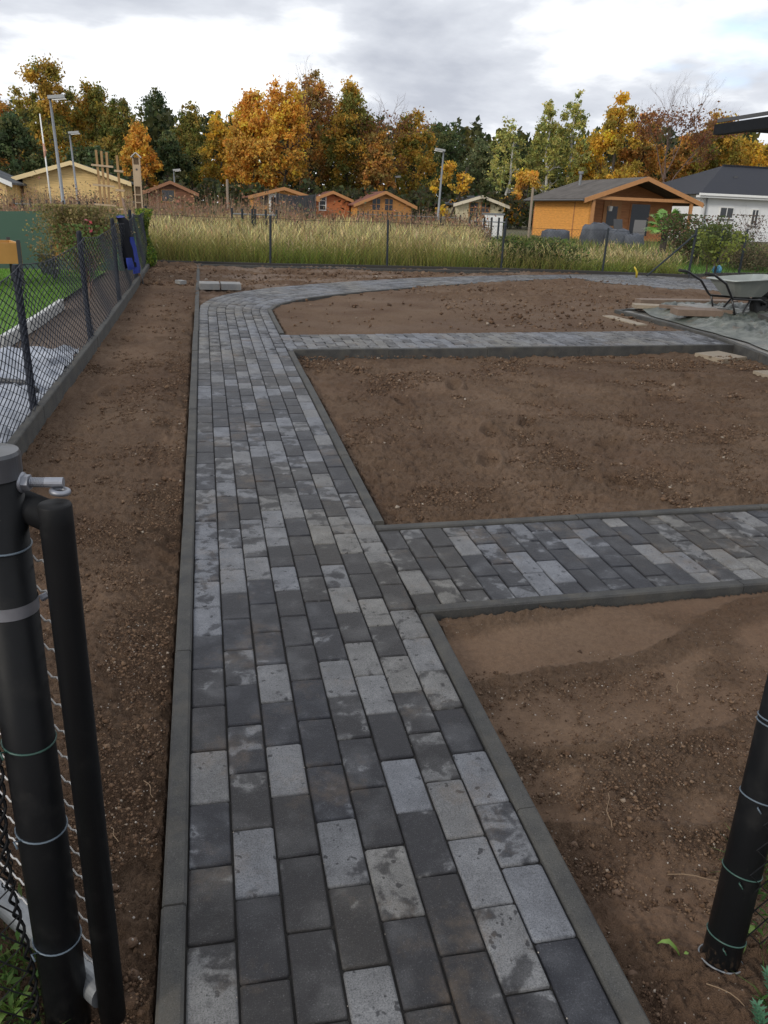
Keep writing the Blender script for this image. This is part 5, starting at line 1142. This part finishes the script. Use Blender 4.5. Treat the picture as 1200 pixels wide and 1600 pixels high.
# ivy at the fence end
def ivy():
    x, y = -0.95, 14.6; t = thing('climbing_ivy', G(x, y), 'bright green ivy column covering the end of the left fence', 'climbing plant')
    MB().tube([G(x, y, 0), G(x+.02, y, .4), G(x-.02, y, .9)], .012, 5).build('stem', M_BARK, t)
    n = 3800; z = RNG.random(n)*.92; a = RNG.uniform(0, 6.28, n); r_ = RNG.random(n)**.5*(.10+.04*np.sin(z*9)); P = np.stack([x+r_*np.cos(a)+.03*np.sin(z*7), y+2.2*r_*np.sin(a), .36+z], 1)
    V, F, C = leaf_cloud(P, .022*RNG.uniform(.7, 1.3, n), np.where(RNG.random((n, 1)) < .4, jitcol((.24, .28, .04), n), jitcol((.09, .15, .03), n))); np_mesh('leaves', V-np.array(t.location), F, M_LEAF, C, t)
ivy()
# trellis, timber posts, bird tower
WD = plain('yellow_timber', (.30, .18, .075), .7, 0, .2, 12, .1); WD2 = plain('pale_new_timber', (.42, .31, .20), .7, 0, .12, 12, .1)
def trellis(b, d, h, label, n):
    x, y = polar(b, d); t = thing('plant_trellis', G(x, y, -.05), label, 'trellis', 'timber plant supports beside the green screen'); z = gz(x, y)-.05
    for i in range(n): MB().box((x+(i-(n-1)/2)*.075, y, z+h/2), (.04, .04, h-.03*i), 0, 0, .02*(i-1)).build('upright', WD, t)
    for i in range(5): MB().box((x, y-.032, z+.25+i*(h-.35)/4.5), (.12*n+.04, .012, .035), 0, 0, .05).build('crosspiece', WD2, t)
trellis(-6.04, 17.5, 1.92, 'three bar timber trellis right of the shrub', 3); trellis(-5.08, 16.5, 1.80, 'single notched timber support between trellis and bird tower', 1)
def tower():
    x, y = polar(-3.99, 16.2); z = gz(x, y); t = thing('bird_tower', (x, y, z), 'tall pale wooden nesting tower with small pitched roof', 'bird house'); H_ = 1.72
    for sx in (-1, 1): MB().box((x+sx*.055, y, z+H_/2), (.02, .12, H_)).build('side_panel', WD2, t)
    MB().box((x, y+.05, z+H_/2), (.088, .018, H_)).build('back_panel', WD2, t); MB().box((x, y-.052, z+H_-.30), (.088, .016, .36)).build('front_panel', WD2, t)
    for i in range(6): MB().box((x, y-.03, z+.45+i*.13), (.088, .07, .014)).build('shelf', WD2, t)
    for sx in (-1, 1): MB().box((x+sx*.045, y, z+H_+.035), (.115, .20, .016), 0, 0, sx*.75).build('roof', plain('zinc_roof', (.45, .44, .42), .5), t)
    MB().tube([(x, y-.061, z+H_-.2), (x, y-.063, z+H_-.2)], .018, 14).build('entrance_hole', M_GUT, t)
tower()
# jacket and long handled tool on the fence
def jacket():
    x0, y0 = -1.0, 10.85; t = thing('work_jacket', G(x0, y0, .90), 'blue and black work jacket hung over the left fence', 'jacket'); n = 12
    mk = plain('black_cloth', (.006, .007, .010), .95, 0, .3, 20, .3); mk.node_tree.nodes['Principled BSDF'].inputs['Specular IOR Level'].default_value = .1; mbl = plain('blue_cloth', (.012, .028, .20), .9, 0, .25, 20, .3)
    def sheet(pa, th=.022):
        vs = []; rows = len(pa)
        for (cx, cy, cz, w, dx) in pa:
            for s_ in (-1, 1):
                for i in range(6):
                    f = i/5-.5; vs.append(G(x0+cx+dx*f+s_*th*(.5-abs(f)*.6)+.012*math.sin(i*2.3+cz*9), y0+cy+w*f*.9, (cz-1)*.9+1-.06))
        fs = []
        for r in range(rows-1):
            for i in range(5): fs.append((r*12+i, r*12+i+1, (r+1)*12+i+1, (r+1)*12+i)); fs.append((r*12+6+i+1, r*12+6+i, (r+1)*12+6+i, (r+1)*12+6+i+1))
            fs.append((r*12, (r+1)*12, (r+1)*12+6, r*12+6)); fs.append((r*12+5, r*12+11, (r+1)*12+11, (r+1)*12+5))
        return MB().add(vs, fs)
    sheet([(.0, .0, 1.01, .5, .02), (.035, .0, .95, .62, .06), (.06, -.02, .8, .58, .08), (.08, -.05, .6, .5, .1), (.09, -.08, .48, .42, .1), (.10, -.1, .36, .3, .1)]).build('black_body', mk, t, True)
    sheet([(.05, -.33, 1.015, .26, .05), (.02, -.2, 1.02, .3, .03), (.0, .0, 1.02, .4, .03)], .03).build('blue_collar', mbl, t, True)
    sheet([(.115, .14, .74, .10, .04), (.13, .13, .6, .16, .05), (.145, .10, .45, .17, .06), (.155, .06, .33, .15, .06), (.15, .04, .27, .10, .05)], .03).build('blue_sleeve', mbl, t, True)
    sheet([(.10, -.22, .50, .06, .04), (.11, -.24, .44, .10, .05), (.115, -.25, .38, .10, .05), (.11, -.25, .35, .07, .04)], .028).build('blue_pocket', mbl, t, True)
jacket()
o = MB().tube([G(-0.90, 12.35, .0), G(-1.02, 12.5, .62), G(-1.10, 12.6, 1.12)], .014, 8).build('tool_handle', plain('worn_handle', (.20, .13, .09), .7), None, True); props(o, 'wooden tool handle leaning on the fence behind the jacket', 'tool')
o = MB().tube([G(-0.86, 12.1, .01), G(-0.9, 12.3, .25), G(-1.0, 12.5, .55), G(-1.04, 12.7, .78), G(-1.0, 12.95, .90), G(-.97, 13.1, .86)], .010, 6).build('black_hose', M_GUT, None, True); props(o, 'curved black hose over the fence right of the jacket', 'hose')
# concrete slabs by the curve
for i, (xa, lab) in enumerate(((0.045, 'left one of two loose pale kerb slabs behind the path curve'), (0.335, 'right one of two loose pale kerb slabs behind the path curve'))):
    o = MB().box(G(xa, 11.78, .05), (.27, .30, .08), .03, TILT).build('kerb_slab', M_KERBL); props(o, lab, 'slab', 'loose slabs lying on the rear soil bed')
o = MB().box(G(-0.35, 12.2, .04), (.10, .16, .05), .5).build('stone', M_KERBL); props(o, 'pale broken stone on the left soil near the edge stones', 'stone')

# ------------------------------------------------------------------ terrace with tarpaulin, timber and wheelbarrow
TER = empty_structure('terrace')
P4 = [(5.42, 10.15), (5.58, 9.1), (5.66, 7.75), (5.46, 6.95), (5.31, 6.3), (11, 6.0), (11, 10.6)]
MB().prism([G(x, y, -.09) for x, y in P4], (0, 0, 0), (0, 0, .10)).build('slab_bed', M_KERBL, TER)
kerb_run(TER, TERR, jl=1.0, w=.06, top=.03, depth=.3)
kerb_run(TER, [(5.36, 10.15), (5.9, 10.62), (11, 10.9)], jl=1.0, w=.06, top=.02, depth=.3)
def tarpc(XX, YY, U_, V_): 
    left = np.interp(-YY, [-10.4, -9.1, -7.75, -6.95, -6.2], [5.55, 5.62, 5.70, 5.55, 5.5]); return left+(10.5-left)*U_+.05*gn(V_*9, V_*0+2.2, 3), YY+.25*U_
tm = NB('grey_green_tarp'); p = tm.pos(); n_ = tm.noise(p, 4.5, 5, .65); c = tm.mix(tm.ramp(n_, [(.35, 0), (.62, 1)]), (.032, .042, .036), (.125, .135, .115)); st = tm.ramp(tm.noise(p, 6, 4, .6), [(.58, 0), (.7, .5)]); tm.set(Base_Color=tm.mix(st, c, (.17, .12, .08)), Roughness=.42); tm.bump(tm.noise(p, 14, 3, .6), .5, .02)
crumple('tarpaulin', 5.6, 10.5, 6.3, 10.2, lambda X, Y: slope_np(X, Y)+.028+.05*np.exp(-((Y-9.9)/.18)**2)*(X < 7.6), .075, tm.m, 'crumpled grey green tarpaulin spread over the terrace paving', 'tarpaulin', n=135, seed=4, curve=tarpc, fq=1.7)
WB = plain('weathered_board', (.16, .115, .085), .85, 0, .25, 14, .3); WP = plain('pale_board', (.25, .205, .15), .8, 0, .2, 14, .2)
for nm, x, y, h, sz, rz, m_, lab in (('timber_block', 5.98, 9.25, .135, (.58, .24, .075), -.15, WB, 'thick weathered timber block on the tarpaulin'), ('plank', 5.78, 9.95, .10, (.52, .2, .045), -.3, WP, 'pale plank lying on the far left tarpaulin corner'),
        ('beam', 6.45, 10.25, .10, (1.5, .16, .12), .03, WB, 'long brown beam weighing down the rear tarpaulin edge'), ('pallet_board', 5.13, 7.38, -.055, (.38, .34, .05), .35, WP, 'pale wooden board on the soil at the end of the far cross path'),
        ('plank', 5.1, 9.42, -.012, (.16, .72, .03), .15, WP, 'narrow pale plank on the soil beside the terrace edge'), ('pallet_board', 5.12, 6.45, -.05, (.40, .22, .08), .1, WP, 'pale board end at the right picture edge on the soil')):
    ta = MB().box((0, 0, 0), sz); o = ta.build(nm, m_); o.location = G(x, y, h); o.rotation_euler = (TILT, 0, rz); props(o, lab, 'board')
for nm, x, y, h, sz, rz, m_, lab in (('paving_slab', 6.35, 9.72, .13, (.5, .4, .04), .4, M_KERBL, 'grey slab lying on the tarpaulin behind the timber block'), ('paving_slab', 6.9, 8.75, .12, (.5, .5, .05), -.2, M_KERB, 'dark slab on the tarpaulin near the wheelbarrow leg'), ('roof_batten', 6.15, 9.55, .13, (.9, .06, .04), -.5, WB, 'thin brown batten lying askew on the tarpaulin')):
    o = MB().box((0, 0, 0), sz).build(nm, m_); o.location = G(x, y, h); o.rotation_euler = (TILT+.03, .02, rz); props(o, lab, 'slab' if nm == 'paving_slab' else 'board')
def barrow():
    t = thing('wheelbarrow', (7.42, 10.33, gz(0, 10.33)), 'grey metal wheelbarrow with black frame standing on the terrace', 'wheelbarrow'); ML = plain('barrow_zinc', (.28, .30, .28), .45, .35, .2, 6, .05); MK = plain('black_tube', (.012, .012, .013), .35); MR = plain('black_tyre', (.012, .012, .012), .8, 0, .3, 30, .3)
    # local x forward (wheel), y left; tray
    top = [(-.18, .27), (-.10, .315), (.30, .33), (.62, .31), (.74, .22)]; bot = [(.00, .15), (.05, .18), (.25, .19), (.42, .17), (.46, .12)]
    def loop(P_, z0, z1, k=0.0): pts = [(x, y, z0+(z1-z0)*(x+.18)/.92) for x, y in P_]+[(x, -y, z0+(z1-z0)*(x+.18)/.92) for x, y in P_[::-1]]; return [(x+(k if x < .28 else -k), y-math.copysign(k, y), z) for x, y, z in pts]
    R1 = loop(top, .54, .60); R2 = loop(bot, .31, .32); R3 = loop(bot, .322, .332, .008); R4 = loop(top, .545, .605, .008); n = 10
    def rim(k): return [(x*(1)+(.02 if x > .28 else -.02)*k, y+math.copysign(.018, y)*k, z-.006) for x, y, z in R1]
    R0 = rim(1); vs = R0+R1+R2+R3+R4; fs = []
    for a, b_ in ((0, 1),): pass
    def band(a, b_): return [(a*n+i, a*n+(i+1) % n, b_*n+(i+1) % n, b_*n+i) for i in range(n)]
    fs += band(1, 2)+band(3, 4)+band(4, 0)+band(0, 1)+[tuple(2*n+i for i in range(n)), tuple(3*n+i for i in range(n))[::-1]]
    MB().add(vs, fs).build('tray', ML, t, local=True); MB().tube([Vector(q)+Vector((0, 0, -.002)) for q in R0+[R0[0]]], .009, 8, False).build('rolled_rim', ML, t, True, local=True)
    for s_ in (-1, 1):
        MB().tube([(-.66, s_*.29, .63), (-.52, s_*.285, .61), (-.30, s_*.27, .50), (-.16, s_*.25, .33), (-.12, s_*.24, .295), (.10, s_*.20, .285), (.45, s_*.12, .27), (.60, s_*.075, .22)], .0165, 12).build('frame_tube', MK, t, True, local=True)
        MB().tube([(-.68, s_*.292, .632), (-.54, s_*.286, .613)], .021, 12).build('handle_grip', MR, t, True, local=True)
        MB().tube([(-.12, s_*.22, .29), (-.06, s_*.23, .16), (-.02, s_*.24, .012), (.05, s_*.24, .012), (.22, s_*.19, .27)], .0145, 10).build('leg', MK, t, True, local=True)
        MB().tube([(.60, s_*.075, .20), (.58, s_*.075, .25), (.78, s_*.12, .34), (.84, s_*.13, .30), (.80, s_*.10, .10)], .012, 8).build('front_bow', MK, t, True, local=True)
    MB().tube([(-.02, -.24, .10), (-.02, .24, .10)], .010, 8).build('leg_brace', MK, t, local=True)
    MB().tube([(.60, -.10, .20), (.60, .10, .20)], .012, 10).build('axle', MK, t, local=True)
    w_ = MB().ring((.60, 0, .20), (0, 1, 0), .150, .050, 36, 12).build('wheel', MR, t, True, local=True)
    MB().tube([(.60, -.022, .20), (.60, .022, .20)], .105, 28).build('rim', plain('red_rim', (.015, .015, .016), .4), w_, local=True)
    MB().tube([(.60, -.04, .20), (.60, .04, .20)], .03, 14).build('hub', MK, w_, local=True)
    t.location = (6.56, 9.50, gz(0, 9.52)+.025); t.rotation_euler = (0, 0, R(5)); t.scale = (.9, .9, .9)
barrow()
o = MB().tube([G(8.12, 14.75, .0), G(8.10, 14.72, .10), G(8.05, 14.7, .16), G(8.02, 14.7, .20)], [.02, .022, .018, .012], 8).build('yellow_conduit', plain('yellow_plastic', (.55, .42, .04), .4), None, True); props(o, 'short yellow conduit sticking up at the far paving edge', 'pipe')
# terrace roof corner
TRF = thing('terrace_roof', G(6.6, 7.7), 'black metal terrace roof corner entering at the top right', 'roof'); MKb = coated('black_aluminium', (.006, .007, .009), .5)
zr = 2.245
MB().bar((4.83, 7.62, zr), (4.84, 5.2, zr), .10, .09).build('side_beam', MKb, TRF); MB().bar((4.89, 7.66, zr+.035), (9.2, 7.9, zr+.035), .08, .05).build('front_beam', MKb, TRF)
MB().bar((4.80, 7.6, zr+.075), (4.81, 5.2, zr+.075), .02, .03).build('edge_strip', M_GUT, TRF)
MB().box((7.05, 6.5, zr+.045), (4.2, 2.15, .014)).build('roof_glass', plain('tinted_glass', (.10, .11, .12), .15), TRF)
for x_ in (5.9, 7.0, 8.1): MB().bar((x_, 7.6, zr-.02), (x_, 5.3, zr-.02), .06, .07).build('rafter', MKb, TRF)
for x_ in (6.7, 9.1): MB().box((x_, 7.7, (gz(0, 7.7)+zr-.06)/2), (.1, .1, zr-.06-gz(0, 7.7))).build('roof_post', MKb, TRF)

# ------------------------------------------------------------------ foreground weeds
def weeds(name, x0, x1, y0, y1, n, label, zoff, cols, h=.10, leaf=.010, test=None):
    X = RNG.uniform(x0, x1, n); Y = RNG.uniform(y0, y1, n)
    if test is not None: k = test(X, Y); X, Y = X[k], Y[k]; n = len(X)
    P = np.stack([X, Y, slope_np(X, Y)+zoff], 1); c = jitcol(cols[0], n, .25)
    V1, F1, C1 = blades(P, RNG.uniform(.4, 1, n)*h, RNG.uniform(.02, .08, n), RNG.uniform(.002, .005, n), c*.9, c*1.15)
    m_ = n*3; k = RNG.integers(0, n, m_); Q = P[k]+RNG.normal(0, .012, (m_, 3)); Q[:, 2] = P[k][:, 2]+np.abs(RNG.normal(0, h*.35, m_))+.004
    V2, F2, C2 = leaf_cloud(Q, leaf*RNG.uniform(.5, 1.3, m_), jitcol(cols[1], m_, .25), .5, .35)
    a = np_mesh(name, V1, F1, M_LEAF, C1); props(a, kind='stuff'); b_ = np_mesh(name+'_leaves', V2, F2, M_LEAF, C2); props(b_, kind='stuff')
weeds('corner_weeds', -.75, -.33, .85, 1.36, 420, '', -.01, [(.09, .15, .035), (.07, .13, .03)], .09, .013)
weeds('post_weeds', .975, 1.35, .74, 1.3, 520, '', -.035, [(.10, .16, .04), (.07, .14, .035)], .075, .013, lambda X, Y: ((X-.997)**2+(Y-1.062)**2 > .0030) & (X > 1.01+.35*(Y-.9)*(Y > 1.03)) & (gn(X*9, Y*9, 44) > -.12))
# spurge-like sprigs and a broad leaf at the right post
def sprig(x, y, label, h=.09, n=26, lean=(.02, .0), col=(.05, .14, .07)):
    t = thing('weed_sprig', G(x, y, -.05), label, 'weed'); m_ = plain('sprig_green', col, .6, 0, .15, 40); z = gz(x, y)-.05
    top = Vector((x+lean[0], y+lean[1], z+h)); MB().tube([(x, y, z-.02), top], .0014, 5).build('stem', m_, t); mb = MB()
    for i in range(n):
        f = .25+.75*i/n; c = Vector((x, y, z)).lerp(top, f); a = i*2.4; L0 = .026*(1.15-f*.5); d = Vector((math.cos(a), math.sin(a), .5)).normalized(); s_ = d.cross(Vector((0, 0, 1))).normalized()*.0028
        mb.add([c, c+d*L0*.5-s_, c+d*L0, c+d*L0*.5+s_], [(0, 1, 2, 3)])
    o = mb.build('leaves', m_, t); o['kind'] = 'stuff'
sprig(.985, .895, 'blue green needle leaved sprig in the bottom right corner, left one', .07, 44, (-.02, .02)); sprig(1.045, .93, 'blue green needle leaved sprig in the bottom right corner, right one', .09, 50, (-.03, .03))
def broad(x, y, label, blades_, h0=-.05):
    t = thing('broadleaf_weed', G(x, y, h0), label, 'weed'); m_ = plain('leaf_green', (.12, .20, .03), .55, 0, .2, 30)
    for a, L0, w in blades_:
        d = Vector((math.cos(a), math.sin(a), 0)); s_ = Vector((-d.y, d.x, 0))*w; o_ = G(x, y, h0); vs = []
        for f, ww, z in ((0, .15, 0), (.3, .8, .5), (.6, 1, .75), (.85, .6, .65), (1, .03, .45)): vs += [o_+d*L0*f-s_*ww+Vector((0, 0, z*L0)), o_+d*L0*f+Vector((0, 0, z*L0-.15*w)), o_+d*L0*f+s_*ww+Vector((0, 0, z*L0))]
        MB().add(vs, [(r*3+i, r*3+i+1, r*3+4+i, r*3+3+i) for r in range(4) for i in range(2)]).build('leaf', m_, t, True)
broad(.918, 1.075, 'single curled green leaf left of the right gate post', [(2.6, .055, .007), (.5, .02, .004)]); broad(1.06, 1.09, 'leafy weed growing behind the right gate post', [(1.2, .05, .008), (2.3, .045, .008), (.2, .05, .007), (4.2, .045, .008)])
broad(-.40, 1.16, 'leafy weed under the gate mesh at the bottom left', [(.3, .045, .007), (1.6, .04, .007), (2.9, .045, .008), (4.4, .04, .007), (5.4, .05, .006)], -.01)
